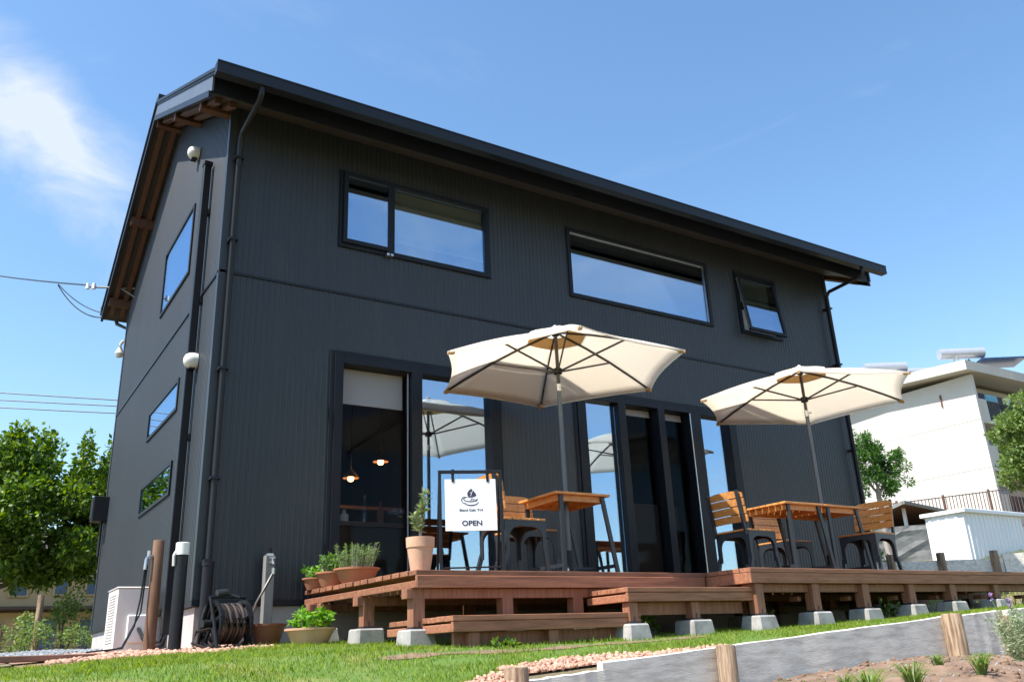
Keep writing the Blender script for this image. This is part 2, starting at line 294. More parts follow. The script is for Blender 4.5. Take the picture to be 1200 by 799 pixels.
# ------------------------------------------------------------------ terrain
def sst(a, b, x): t = np.clip((np.asarray(x, float) - a) / (b - a), 0, 1); return t * t * (3 - 2 * t)
def zboard(x): return -0.600 + 0.0575 * (np.asarray(x, float) - 1.61)
YB = -3.36
def zg(x, y):
    x = np.asarray(x, float); y = np.asarray(y, float)
    zw = -0.380 - 0.025 * sst(0.6, -0.2, x) - 0.045 * sst(-0.3, -1.6, x) + 0.02 * np.clip(x - 5.5, 0, 3.8) + 0.14 * np.clip(x - 9.3, 0, 12) + 0.021 * np.clip(y - 0.6, 0, 11) * sst(0.9, 0.1, x)
    zw = zw + 0.02 * np.sin(x * 1.3 + y * 0.7) * sst(9, 11, x)
    s1 = np.clip((0.135 - 0.025 * (x - 1)) / 2.2, 0.0, 0.048)
    z = zw - s1 * np.clip(-0.25 - y, 0, 2.2)
    zf = zboard(np.clip(x, 0.6, 9.3)) - 0.015
    lawn = z + (zf - z) * np.clip((-2.45 - y) / (2.45 - 3.36) * -1, 0, 1) * sst(12, 9, x)
    lawn = lawn - 0.13 * np.clip(YB - y, 0, 1.2) - 0.30 * np.clip(-4.55 - y, 0, 2.6)
    far = 0.0
    soil = -0.735 - 0.07 * sst(3.6, 2.4, x) + 0.055 * np.exp(-((x - 4.2) / 0.7) ** 2) * np.exp(-((y + 3.5) / 0.5) ** 2) + 0.03 * np.sin(x * 2.1) * np.sin(y * 2.7 + 1) + 0.014 * np.sin(x * 9) * np.sin(y * 8.0) + 0.010 * np.sin(x * 23 + 5 * y) * np.sin(y * 19 - 3 * x) - 0.24 * np.clip(-4.9 - y, 0, 2.5) + 0.10 * np.clip(x - 6.5, 0, 9)
    step = sst(0.85, 1.1, x) * (y < YB - 0.02)
    return np.maximum(lawn * (1 - step) + np.minimum(soil, lawn) * step, -1.35) + far
def zs(x, y): return float(zg(x, y))
def axis_pts(lo, hi, step, far): 
    a = list(np.arange(lo, hi + 1e-6, step)); g = step; l = lo; h = hi
    while h < far: g *= 1.35; l -= g; h += g; a += [h]; a.insert(0, l)
    return a
def sheet(name, xs, ys, m, off=0.0, keep=None):
    xs = np.array(xs); ys = np.array(ys); X, Y = np.meshgrid(xs, ys); V_ = np.stack([X, Y, zg(X, Y) + off], -1).reshape(-1, 3); nx = len(xs)
    F_ = np.array([(j * nx + i, j * nx + i + 1, (j + 1) * nx + i + 1, (j + 1) * nx + i) for j in range(len(ys) - 1) for i in range(nx - 1) if keep is None or keep((xs[i] + xs[i + 1]) / 2, (ys[j] + ys[j + 1]) / 2)], np.int32)
    used = np.unique(F_); mp_ = np.zeros(len(V_), np.int32); mp_[used] = np.arange(len(used)); return np_mesh(name, V_[used], mp_[F_], m)
gx = axis_pts(-4, 22, 0.16, 1500); gy = sorted(axis_pts(-8, 10, 0.16, 1500) + [YB - 0.015, YB - 0.03])
tag(sheet('ground', gx, gy, 'hill'), kind='structure')
tag(sheet('soil', np.arange(-0.3, 9.0, 0.06), np.arange(-6.2, YB - 0.03, 0.06), 'soil', 0.006), kind='structure')
def on_lawn(x, y):
    if x > 0.98 and y < YB + 0.01: return False
    if x < 0.33 and y > -0.95 + 0.12 * math.sin(x * 3): return False
    if x < 0.33 and y > -1.3 and x < -0.5: return False
    if y > -0.32: return False
    if x > 2.2 and y > -1.4: return False
    return True
tag(sheet('lawn', np.arange(-4, 9.6, 0.12), np.arange(-7, 0, 0.12), 'lawnbase', 0.012, on_lawn), kind='structure')
tag(sheet('gravel_path', np.arange(-2.6, 0.4, 0.1), np.arange(-1.25, 9, 0.1), 'mulch', 0.008, lambda x, y: (-1.3 < x < 0.36 and y < 0) or (x < 0.0 and (y > 0.8 or x > -1.3))), kind='structure')

tag(sheet('gravel_bed', np.arange(-0.25, 2.75, 0.05), np.arange(YB - 1.4, YB + 0.25, 0.05), 'redstone', 0.017, lambda x, y: (YB < y < YB + 0.03 + 0.20 * float(sst(2.7, 1.8, x))) if x > 1.0 else y < YB + 0.06 - 0.25 * (1.0 - x) and x > -0.12), kind='structure')
tag(sheet('dirt_strip', np.arange(0.5, 3.25, 0.04), np.arange(-2.76, -2.55, 0.02), 'soil', 0.016, lambda x, y: abs(y + 2.66 + 0.03 * math.sin(x * 5)) < 0.05 + 0.025 * math.sin(x * 11)), kind='structure')
def blades(n, xr, yr, keep, h, wd, z_off=0.0):
    x = rng.uniform(*xr, n); y = rng.uniform(*yr, n); k = np.array([keep(a, b) for a, b in zip(x, y)])
    worn = (np.sin(x * 2.3 + 0.8 * np.sin(y * 5.1)) * np.sin(y * 6.3 + x) > 0.82) & (rng.uniform(0, 1, n) < 0.8); k &= ~worn
    patch = np.sin(x * 4.1 + 1.3 * np.sin(y * 3.3)) * np.sin(y * 4.7 + 1.1 * np.sin(x * 2.9)); k &= (rng.uniform(0, 1, n) < 0.86 + 0.3 * patch)
    x = x[k]; y = y[k]; patch = patch[k]; m = len(x); P = np.stack([x, y, zg(x, y) + z_off], 1); a = rng.uniform(0, 2 * math.pi, m); H = h * rng.uniform(0.4, 1.2, m) * np.where(rng.uniform(0, 1, m) < 0.04, 1.7, 1.0) * (1 + 0.25 * patch)
    ln = rng.uniform(0.1, 0.75, m); la = rng.uniform(0, 2 * math.pi, m); d = np.stack([np.cos(a), np.sin(a), 0 * a], 1) * wd
    mid = P + np.stack([np.cos(la) * ln * H * 0.3, np.sin(la) * ln * H * 0.3, H * 0.6], 1); tip = P + np.stack([np.cos(la) * ln * H, np.sin(la) * ln * H, H], 1)
    V_ = np.stack([P - d, P + d, mid + d * 0.7, tip, mid - d * 0.7], 1).reshape(-1, 3); i = np.arange(m) * 5
    return V_, np.stack([i, i + 1, i + 2, i + 3, i + 4], 1)
def keep_grass(x, y):
    if not on_lawn(x, y): return False
    if 1.0 < x < 2.6 and y < YB + 0.20 * float(sst(2.6, 1.7, x)) + 0.03 * math.sin(x * 5) and y > YB - 0.02: return False
    if -0.1 < x <= 1.0 and y < YB + 0.05 - 0.25 * (1.0 - x) + 0.05 * math.sin(x * 9): return False            # red gravel strip behind the sleepers
    if x > 1.25 and y > -2.05 + 0.05 * math.sin(x * 9) and y > -2.05: return False
    if 1.1 < x < 3.5 and y > -2.35 and random.random() < 0.75: return False
    if 0.5 < x < 3.2 and abs(y + 2.66 + 0.03 * math.sin(x * 5)) < 0.06 + 0.02 * math.sin(x * 11) and random.random() < 0.8: return False
    if y > -1.95 and 0.35 < x < 1.2 and y < -1.6 + 0.1 * math.sin(x * 6) and random.random() < 0.6: return False
    return True
V1, F1 = blades(260000, (-2.6, 9.0), (-5.2, -0.3), keep_grass, 0.026, 0.0022, 0.008)
tag(np_mesh('grass', V1, F1, 'grass'), 'short green lawn grass in front of the deck', 'grass', kind='stuff')
V1, F1 = blades(42000, (-2.6, 9.0), (-5.2, -0.3), keep_grass, 0.026, 0.0022, 0.008)
tag(np_mesh('dry_grass', V1, F1, 'drygrass'), 'straw coloured dry blades scattered through the lawn', 'grass', kind='stuff')
ico = bmesh.new(); bmesh.ops.create_icosphere(ico, subdivisions=1, radius=1.0); IV = np.array([v.co[:] for v in ico.verts]); IF = np.array([[v.index for v in f.verts] for f in ico.faces]); ico.free()
def stones(name, n, xr, yr, keep, r, m, label, lift=0.0):
    V_, F_ = [], []; k = 0
    while k < n:
        x = random.uniform(*xr); y = random.uniform(*yr)
        if not keep(x, y): n -= 1; continue
        q = r * random.uniform(0.5, 1.4); rot = np.array(Matrix.Rotation(random.uniform(0, 6.28), 3, Vector((random.random(), random.random(), 1)).normalized()))
        V_.append((IV * rng.uniform(0.85, 1.15, (len(IV), 1)) * q * np.array([1.25, 0.95, 0.65])) @ rot.T + np.array([x, y, zs(x, y) + q * 0.35 + lift])); F_.append(IF + k * len(IV)); k += 1
    return tag(np_mesh(name, np.concatenate(V_), np.concatenate(F_), m), label, 'gravel', kind='stuff')
stones('red_gravel', 5200, (-1.1, 0.42), (-1.12, 1.6), lambda x, y: (x < 0.0 or y < -0.02) and y < 1.6 and y > -1.12 + 0.1 * math.sin(x * 5), 0.02, 'redstone', 'reddish gravel around the house corner')
stones('gravel_strip', 11000, (-0.1, 2.7), (YB - 1.3, YB + 0.25), lambda x, y: (y > YB and y < YB + 0.03 + 0.20 * float(sst(2.7, 1.8, x)) + 0.03 * math.sin(x * 5)) if x > 1.0 else (y < YB + 0.06 - 0.25 * (1.0 - x) + 0.05 * math.sin(x * 9) and y > YB - 1.25 - 0.0 * (1.0 - x)), 0.014, 'redstone', 'strip of reddish gravel behind the grey sleepers', 0.014)
stones('grey_gravel', 9000, (-2.4, -0.1), (1.8, 8.4), lambda x, y: x < -0.1, 0.03, 'greystone', 'bluish grey gravel along the gable end')
stones('soil_pebbles', 1600, (1.4, 7.0), (-5.2, -3.45), lambda x, y: True, 0.007, 'greystone', 'small pale pebbles scattered over the soil bed')
stones('soil_clods', 2400, (1.4, 7.0), (-5.0, -3.45), lambda x, y: random.random() < 0.5 + 0.5 * math.sin(x * 3.1) * math.sin(y * 4.3), 0.014, 'soil', 'clods of brown earth in the soil bed')

# ------------------------------------------------------------------ house
W = 9.146; D = 5.80; PITCH = 0.0554
YR = 2.87; ZR = 6.60; SL = 0.52; OGL = 0.34; OGR = 0.43; YE = -0.70; YEB = 6.2
def ztop(y): return ZR - SL * abs(y - YR)
house = thing('cafe_house', 'dark charcoal two storey cafe house clad in ribbed metal with a wooden deck', 'house', (0, 0, -0.415))
winA = (1.168, 3.015, 3.525, 4.43); winB = (4.142, 6.56, 3.523, 4.465); winC = (7.106, 7.95, 3.53, 4.475)
doorD = (1.164, 3.045, 0.05, 2.335); doorE = (4.123, 6.688, 0.05, 2.31)
frontO = [winA, winB, winC, doorD, doorE]
gabO = [(1.40, 2.94, 3.547, 4.413), (1.37, 2.962, 1.981, 2.335), (1.354, 2.978, 1.10, 1.451)]
def wall_mesh(mb, fn, u0, u1, zb, zt, opens, pitch=None, extra=()):
    br = {round(u0, 4), round(u1, 4)}
    for o in opens: br |= {round(o[0], 4), round(o[1], 4)}
    for e in extra: br.add(round(e, 4))
    if pitch:
        k = 0
        while u0 + k * pitch < u1:
            for ph in (0.0, 0.58, 0.66, 0.90, 0.98):
                u = u0 + (k + ph) * pitch
                if u < u1: br.add(round(u, 4))
            k += 1
    br = sorted(br)
    def off(u):
        if not pitch: return 0.0
        t = ((u - u0) / pitch) % 1.0
        return 0.0055 if 0.655 < t < 0.905 else 0.0
    for a, b in zip(br[:-1], br[1:]):
        if b - a < 1e-4: continue
        mid = (a + b) / 2; spans = [(None, None)]; cut = sorted([(o[2], o[3]) for o in opens if o[0] < mid < o[1]])
        edges = [zb] + [z for c in cut for z in c] + ['top']
        for i in range(0, len(edges), 2):
            z0 = edges[i]; z1 = edges[i + 1]
            za1 = zt(a) if z1 == 'top' else z1; zb1 = zt(b) if z1 == 'top' else z1
            mb.add([fn(a, off(a), z0), fn(b, off(b), z0), fn(b, off(b), zb1), fn(a, off(a), za1)], [(0, 1, 2, 3)])
front = lambda u, o, z: (u, -o, z); gable = lambda u, o, z: (-o, u, z)
wt = lambda y: ztop(y) - 0.29
mb = MB(); T = 0.15
wall_mesh(mb, front, 0, W, 0, lambda u: wt(0) + 0.02, frontO, PITCH)
wall_mesh(mb, gable, 0, D, 0, wt, gabO, PITCH, (YR,))
wall_mesh(mb, lambda u, o, z: (W + o, u, z), 0, D, 0, wt, [], PITCH, (YR,))
wall_mesh(mb, lambda u, o, z: (u, D + o, z), 0, W, 0, lambda u: wt(D) + 0.02, [], PITCH)
mb.build('wall', 'siding', house, fixn=False)
mb = MB()
wall_mesh(mb, lambda u, o, z: (u, T, z), T, W - T, 0, lambda u: wt(T), frontO)
wall_mesh(mb, lambda u, o, z: (T, u, z), T, D - T, 0, wt, gabO, None, (YR,))
wall_mesh(mb, lambda u, o, z: (W - T, u, z), T, D - T, 0, wt, [], None, (YR,))
wall_mesh(mb, lambda u, o, z: (u, D - T, z), T, W - T, 0, lambda u: wt(D - T), [])
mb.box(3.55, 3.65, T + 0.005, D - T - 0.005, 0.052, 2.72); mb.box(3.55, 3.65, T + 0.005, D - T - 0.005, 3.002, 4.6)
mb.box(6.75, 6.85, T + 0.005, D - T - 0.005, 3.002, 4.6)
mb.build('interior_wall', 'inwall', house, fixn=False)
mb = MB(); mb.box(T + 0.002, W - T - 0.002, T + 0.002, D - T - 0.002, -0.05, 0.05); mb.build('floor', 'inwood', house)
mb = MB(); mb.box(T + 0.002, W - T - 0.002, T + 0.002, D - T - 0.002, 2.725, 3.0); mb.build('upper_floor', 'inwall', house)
mb = MB()
for bx_, by_, ex, ey in ((0.02, 0.02, W - 0.02, D - 0.02),): mb.box(bx_, ex, by_, ey, -0.9, -0.055)
mb.build('foundation', 'concrete', house)
mb = MB(); mb.box(-0.018, W + 0.018, -0.022, D + 0.018, -0.05, 0.0); mb.build('base_flashing', 'trim', house)
mb = MB()      # storey band line
mb.box(-0.006, W + 0.006, -0.016, 0.0, 2.99, 3.015); mb.box(-0.016, 0.0, -0.006, D, 2.99, 3.015); mb.build('band_flashing', 'trim', house)
for cx_, cy_ in ((0, 0), (W, 0), (0, D), (W, D)):
    mb = MB()
    sx = -1 if cx_ == 0 else 1; sy = -1 if cy_ == 0 else 1
    mb.box(cx_ + sx * 0.016, cx_ - sx * 0.05, cy_ + sy * 0.016, cy_ + sy * 0.0, 0.002, 4.83); mb.box(cx_ + sx * 0.016, cx_ + sx * 0.0, cy_ - sy * 0.001, cy_ - sy * 0.055, 0.002, 4.83)
    mb.build('corner_trim', 'siding', house)
# roof: two slopes, rake boards, soffit, rafters, gutters
def slope_slab(mb, xa, xb, ya, yb, d0, d1):
    for y0, y1 in ((ya, min(yb, YR)), (max(ya, YR), yb)):
        if y1 - y0 < 1e-3: continue
        vs_ = [(x, y, ztop(y) - d) for d in (d0, d1) for y in (y0, y1) for x in (xa, xb)]
        mb.add(vs_, [(0, 1, 3, 2), (4, 6, 7, 5), (0, 4, 5, 1), (2, 3, 7, 6), (0, 2, 6, 4), (1, 5, 7, 3)])
XL, XR = -OGL, W + OGR; YS = -0.47
mb = MB(); slope_slab(mb, XL, XR, YE, YEB, 0.0, 0.075); mb.box(XL - 0.003, XR + 0.003, YR - 0.12, YR + 0.12, ZR - 0.075, ZR + 0.03)
k = XL + 0.3
while k < XR:
    slope_slab(mb, k, k + 0.02, YE + 0.02, YEB - 0.02, -0.03, 0.001); k += 0.42
roof = mb.build('roof', 'roof', house)
for xa, xb in ((XL + 0.012, XL + 0.03), (XR - 0.03, XR - 0.012)): mb = MB(); slope_slab(mb, xa, xb, YS - 0.06, YEB - 0.05, 0.077, 0.245); mb.build('rake_board', 'rakeboard', house)
for xa, xb in ((XL - 0.008, XL + 0.028), (XR - 0.028, XR + 0.008)): mb = MB(); slope_slab(mb, xa, xb, YS - 0.03, YEB - 0.05, 0.247, 0.32); mb.build('rake_trim', 'trim', house)
mb = MB(); slope_slab(mb, XL - 0.012, XL - 0.001, YE, YEB, 0.02, 0.05); mb.build('drip_edge', 'trim', house)
mb = MB(); slope_slab(mb, XL + 0.032, XR - 0.032, YS + 0.002, YEB - 0.03, 0.245, 0.265); mb.build('soffit', 'soffit', house)
mb = MB(); slope_slab(mb, XL + 0.033, XR - 0.033, YS - 0.035, YS, 0.078, 0.262); mb.build('fascia', 'trim', house)
for q, (xa, xb) in enumerate(((XL + 0.085, XL + 0.15), (XL + 0.23, XL + 0.295), (XR - 0.16, XR - 0.09), (XR - 0.31, XR - 0.24))):
    mb = MB(); slope_slab(mb, xa, xb, YE + 0.35, YEB - 0.2, 0.266, 0.335); mb.build('rafter', 'rafter', house)
for yy in (0.03, 1.5, YR - 0.05, 4.3, 5.7):
    mb = MB(); zz = ztop(yy + 0.05) - 0.267; mb.box(XL + 0.035, -0.003, yy, yy + 0.09, zz - 0.13, zz - 0.01); mb.build('purlin', 'rafter', house)
def gutter(y0, y1, zt):
    mb = MB(); t = 0.004; xa, xb = XL - 0.012, XR + 0.012
    mb.box(xa, xb, y0, y1, zt - 0.125, zt - 0.121); mb.box(xa, xb, y0, y0 + t, zt - 0.1205, zt); mb.box(xa, xb, y1 - t, y1, zt - 0.1205, zt - 0.02)
    mb.box(xa, xa + t, y0 + t, y1 - t, zt - 0.1205, zt); mb.box(xb - t, xb, y0 + t, y1 - t, zt - 0.1205, zt); mb.box(xa, xb, y0 - 0.006, y0 - 0.0005, zt - 0.012, zt + 0.004)
    return mb.build('gutter', 'trim', house)
zge = ztop(YE) - 0.03
gutter(YE - 0.105, YE - 0.004, zge + 0.03); gutter(YEB + 0.004, YEB + 0.115, ztop(YEB) - 0.01)
def downspout(x, zb, foot=True):
    mb = MB(); mb.tube([(x, YE - 0.06, zge - 0.1), (x, YE - 0.06, zge - 0.17), (x, YE - 0.02, zge - 0.21), (x, -0.14, 4.47), (x, -0.085, 4.40), (x, -0.085, zb)], 0.027, 10)
    d = mb.build('downspout', 'trim', house, smooth=True)
    b = MB()
    for zz in (4.2, 3.3, 2.0, 1.0, 0.3): b.box(x - 0.042, x + 0.042, -0.122, -0.0, zz, zz + 0.022)
    b.build('bracket', 'trim', d)
    if foot:
        f = MB(); f.tube([(x, -0.085, -0.6), (x, -0.085, 0.27)], 0.046, 12); f.tube([(x, -0.085, 0.27), (x, -0.085, 0.30)], 0.052, 12); f.build('drain_pipe', 'black', d, smooth=True)
downspout(0.079, 0.25); downspout(W - 0.11, -0.4, False)
mb = MB(); mb.tube([(W + 0.3, YE - 0.06, zge - 0.1)] * 1 + [(W + 0.3, YE - 0.05, zge - 0.13)], 0.03, 8)
# windows on the front
def frame_box(mb, o, y0, y1, w_=0.05, ax='x'):
    a, b, c, d = o
    for p in ((a, a + w_, c, d), (b - w_, b, c, d), (a + w_, b - w_, c, c + w_), (a + w_, b - w_, d - w_, d)):
        if ax == 'x': mb.box(p[0], p[1], y0, y1, p[2], p[3])
        else: mb.box(y0, y1, p[0], p[1], p[2], p[3])
def pane(name, o, y, m, parent, ax='x', t=0.006):
    mb = MB()
    if ax == 'x': mb.box(o[0], o[1], y, y + t, o[2], o[3])
    else: mb.box(y, y + t, o[0], o[1], o[2], o[3])
    return mb.build(name, m, parent)
def blind(o, y, m, parent, name='blind'):
    mb = MB(); mb.box(o[0], o[1], y, y + 0.004, o[2], o[3]); mb.box(o[0], o[1], y - 0.006, y + 0.01, o[2] - 0.018, o[2] - 0.0005); mb.build(name, m, parent)
# window A (sash left + fixed right)
mb = MB(); frame_box(mb, winA, -0.03, T, 0.055); mb.box(1.74, 1.80, -0.03, T, winA[2] + 0.055, winA[3] - 0.055); wa = mb.build('window', 'frame', house, bevel=0.003)
pane('pane', (1.803, 2.957, 3.583, 4.372), 0.01, 'glass', wa)
mb = MB(); frame_box(mb, (1.20, 1.755, 3.565, 4.40), -0.062, -0.034, 0.045); mb.box(1.70, 1.76, -0.07, -0.03, 3.535, 3.562); sash = mb.build('sash', 'frame', wa)
pane('pane', (1.247, 1.708, 3.612, 4.353), -0.05, 'glass', wa)
mb = MB(); mb.box(1.69, 1.72, -0.075, -0.031, 3.51, 3.534); mb.box(1.735, 1.765, -0.075, -0.031, 3.51, 3.534); mb.build('latch', 'silver', wa)
blind((1.81, 2.95, 3.80, 4.37), 0.05, 'blind_olive', wa)
mb = MB(); mb.box(1.81, 2.95, 0.044, 0.049, 3.74, 3.83); mb.build('blind_hem', 'whitecloth', wa)
# window B (wide fixed)
mb = MB(); frame_box(mb, winB, -0.03, T, 0.05); wb = mb.build('window', 'frame', house, bevel=0.003); pane('pane', (4.193, 6.509, 3.574, 4.414), 0.01, 'glass', wb)
mb = MB(); frame_box(mb, (4.1925, 6.5095, 3.5735, 4.4145), -0.004, 0.008, 0.010); mb.build('bead', 'silver', wb)
# window C (awning, pushed out)
mb = MB(); frame_box(mb, winC, -0.03, T, 0.05); wc = mb.build('window', 'frame', house, bevel=0.003)
hz = Vector((7.475, -0.036, 4.375)); an = math.asin(0.115 / 0.86); dz = Vector((0, -math.sin(an), -math.cos(an))); nx_ = Vector((0, -math.cos(an), math.sin(an)))
def sash_pt(u, v, n): return hz + Vector((u, 0, 0)) + dz * v + nx_ * n
def sash_box(mb, u0, u1, v0, v1, n0, n1):
    mb.obox(sash_pt((u0 + u1) / 2, (v0 + v1) / 2, (n0 + n1) / 2), ((1, 0, 0), dz, nx_), ((u1 - u0) / 2, (v1 - v0) / 2, (n1 - n0) / 2))
mb = MB()
for a in ((-0.375, -0.335, 0, 0.86), (0.335, 0.375, 0, 0.86), (-0.335, 0.335, 0, 0.04), (-0.335, 0.335, 0.815, 0.86)): sash_box(mb, *a, 0, 0.035)
mb.build('sash', 'frame', wc)
mb = MB(); sash_box(mb, -0.335, 0.335, 0.04, 0.815, 0.012, 0.018); mb.build('pane', 'glass', wc)
mb = MB(); sash_box(mb, -0.378, -0.3752, 0.02, 0.84, 0.005, 0.03); mb.build('sash_edge', 'silver', wc)
for x_ in (7.3, 7.65): mb = MB(); mb.bar((x_, 0.0, 3.6), (x_, -0.10, 3.60), 0.015, 0.01); mb.build('stay', 'silver', wc)
blind((7.17, 7.9, 4.10, 4.42), 0.1, 'blind_olive', wc); blind((7.17, 7.9, 3.56, 3.93), 0.06, 'whitecloth', wc, 'cafe_curtain')
# ground floor openings
mb = MB(); o = doorD
for p in ((o[0], o[0] + 0.09), (2.0, 2.12), (o[1] - 0.09, o[1])): mb.box(p[0], p[1], -0.035, T, o[2], o[3])
for p in ((o[0] + 0.09, 2.0), (2.12, o[1] - 0.09)): mb.box(*p, -0.035, T, o[3] - 0.085, o[3]); mb.box(*p, -0.035, T, o[2], o[2] + 0.05)
mb.box(o[0] - 0.045, o[0] - 0.002, -0.02, 0.0, o[2], o[3] + 0.045); mb.box(o[1] + 0.002, o[1] + 0.045, -0.02, 0.0, o[2], o[3] + 0.045); mb.box(o[0] - 0.002, o[1] + 0.002, -0.02, 0.0, o[3] + 0.002, o[3] + 0.045)
dd = mb.build('window', 'frame', house, bevel=0.003); tag(dd, 'tall ground floor window with one open dark half')
mb = MB(); mb.box(1.975, 1.985, 0.02, 0.035, 0.1, 2.25); mb.build('screen_rail', 'silver', dd)
pane('pane', (2.12, 2.955, 0.1, 2.25), 0.05, 'glass', dd); pane('pane', (1.254, 2.0, 0.1, 2.25), 0.09, 'glass_dark', dd)
blind((1.262, 1.972, 1.90, 2.248), 0.14, 'blind', dd)
mb = MB(); o = doorE
st = [(o[0], 4.245), (4.735, 4.845), (5.365, 5.47), (5.90, 6.085), (6.59, o[1])]
for p in st: mb.box(p[0], p[1], -0.035, T, o[2], o[3])
for a, b in zip(st[:-1], st[1:]): mb.box(a[1], b[0], -0.035, T, o[3] - 0.075, o[3]); mb.box(a[1], b[0], -0.035, T, o[2], o[2] + 0.045)
mb.box(o[0] - 0.045, o[0] - 0.002, -0.02, 0.0, o[2], o[3] + 0.045); mb.box(o[1] + 0.002, o[1] + 0.045, -0.02, 0.0, o[2], o[3] + 0.045); mb.box(o[0] - 0.002, o[1] + 0.002, -0.02, 0.0, o[3] + 0.002, o[3] + 0.045)
de = mb.build('sliding_door', 'frame', house, bevel=0.003)
mb = MB(); mb.box(5.885, 5.897, -0.0355, -0.045, 0.1, 2.23); mb.build('screen_rail', 'silver', de)
pane('pane', (4.245, 4.735, 0.095, 2.235), 0.05, 'glass', de); pane('pane', (6.085, 6.59, 0.095, 2.235), 0.05, 'glass', de)
pane('pane', (4.845, 5.365, 0.095, 2.235), 0.09, 'glass_dark', de); pane('pane', (5.47, 5.90, 0.095, 2.235), 0.09, 'glass_dark', de)
blind((4.85, 5.36, 2.17, 2.234), 0.135, 'blind', de); blind((5.475, 5.895, 2.17, 2.234), 0.135, 'blind', de)
mb = MB(); mb.box(5.0, 6.5, 1.0, 1.06, 0.05, 1.25); mb.build('partition', 'inwall', house)
# gable windows
for o in gabO:
    mb = MB(); frame_box(mb, o, -0.022, T, 0.04, 'y')
    g_ = mb.build('window', 'frame', house, bevel=0.003); pane('pane', (o[0] + 0.041, o[1] - 0.041, o[2] + 0.041, o[3] - 0.041), -0.010, 'glass', g_, 'y')
mb = MB(); mb.box(-0.105, -0.03, 0.615, 0.70, -0.25, 4.47); mb.box(-0.112, -0.02, 0.608, 0.707, 4.47, 4.52)
pd = mb.build('pipe_duct', 'black', house, bevel=0.006)
mb = MB()
for zz in (3.9, 2.9, 1.5, 0.5): mb.box(-0.03, -0.012, 0.60, 0.715, zz, zz + 0.05)
mb.build('bracket', 'trim', pd)
mb = MB(); mb.tube([(-0.07, 0.63, -0.25), (-0.09, 0.62, -0.33), (-0.16, 0.75, -0.36), (-0.2, 0.96, -0.25)], 0.02, 8); mb.tube([(-0.07, 0.68, -0.25), (-0.1, 0.66, -0.3), (-0.2, 0.8, -0.3), (-0.24, 0.96, -0.18)], 0.017, 8); mb.build('refrigerant_pipe', 'black', pd, smooth=True)
for y_, z_ in ((1.48, 5.10), (0.61, 2.28)):     # round white vent hoods
    mb = MB(); prof = [(0.076, 0.0), (0.078, 0.045), (0.072, 0.08), (0.053, 0.108), (0.026, 0.122), (0.001, 0.125)]
    n = 20; vs_ = []
    for r_, h_ in prof:
        for k in range(n):
            a = 2 * math.pi * k / n; vs_.append((-0.012 - h_, y_ + r_ * math.cos(a), z_ + r_ * math.sin(a) * (1.0 if math.sin(a) > 0 else 1.12)))
    mb.add(vs_, [(i * n + k, i * n + (k + 1) % n, (i + 1) * n + (k + 1) % n, (i + 1) * n + k) for i in range(len(prof) - 1) for k in range(n)])
    vh = mb.build('vent_hood', 'offwhite', house, smooth=True)
    mb = MB(); mb.box(-0.09, -0.03, y_ - 0.045, y_ + 0.045, z_ - 0.096, z_ - 0.086); mb.build('louver', 'trim', vh)
mb = MB(); mb.box(-0.20, 0.03, D - 0.32, D - 0.08, 1.42, 1.76); mb.box(-0.21, -0.2005, D - 0.30, D - 0.10, 1.45, 1.73); mtr = mb.build('meter_box', 'black', house, bevel=0.006)
mb = MB(); mb.tube([(-0.06, D - 0.2, 1.42), (-0.06, D - 0.2, 0.95)], 0.018, 8); mb.build('conduit', 'trim', mtr)
mb = MB(); mb.tube([(0.0, 5.45, 4.93), (-0.30, 5.62, 4.95), (-0.62, 5.80, 4.97)], 0.016, 8); mb.tube([(0, 5.3, 4.72), (-0.2, 5.52, 4.93)], 0.01, 6)
arm = mb.build('service_bracket', 'greypost', house, smooth=True)
mb = MB()
for t_ in (0.62, 0.54): mb.tube([(-t_, 5.62 + 0.5 * (t_ - 0.3), 4.93), (-t_, 5.62 + 0.5 * (t_ - 0.3), 5.02)], [0.03, 0.022], 8)
mb.build('insulator', 'white', arm)
mb = MB(); mb.lathe([(0.001, -0.07), (0.045, -0.05), (0.068, 0.0), (0.045, 0.06), (0.02, 0.11), (0.02, 0.16), (0.001, 0.16)], (-0.05, D + 0.14, 4.02), 16); mb.tube([(-0.05, D + 0.14, 4.17), (-0.02, D + 0.1, 4.22), (0.03, D + 0.03, 4.22)], 0.022, 8); mb.build('round_lamp', 'offwhite', house, smooth=True)
mb = MB(); mb.tube([(-0.13, YEB + 0.06, ztop(YEB) - 0.14), (-0.1, YEB + 0.03, 4.6), (0.1, D + 0.07, 4.38), (0.1, D + 0.07, -0.3)], 0.03, 8); mb.build('downspout', 'trim', house, smooth=True)

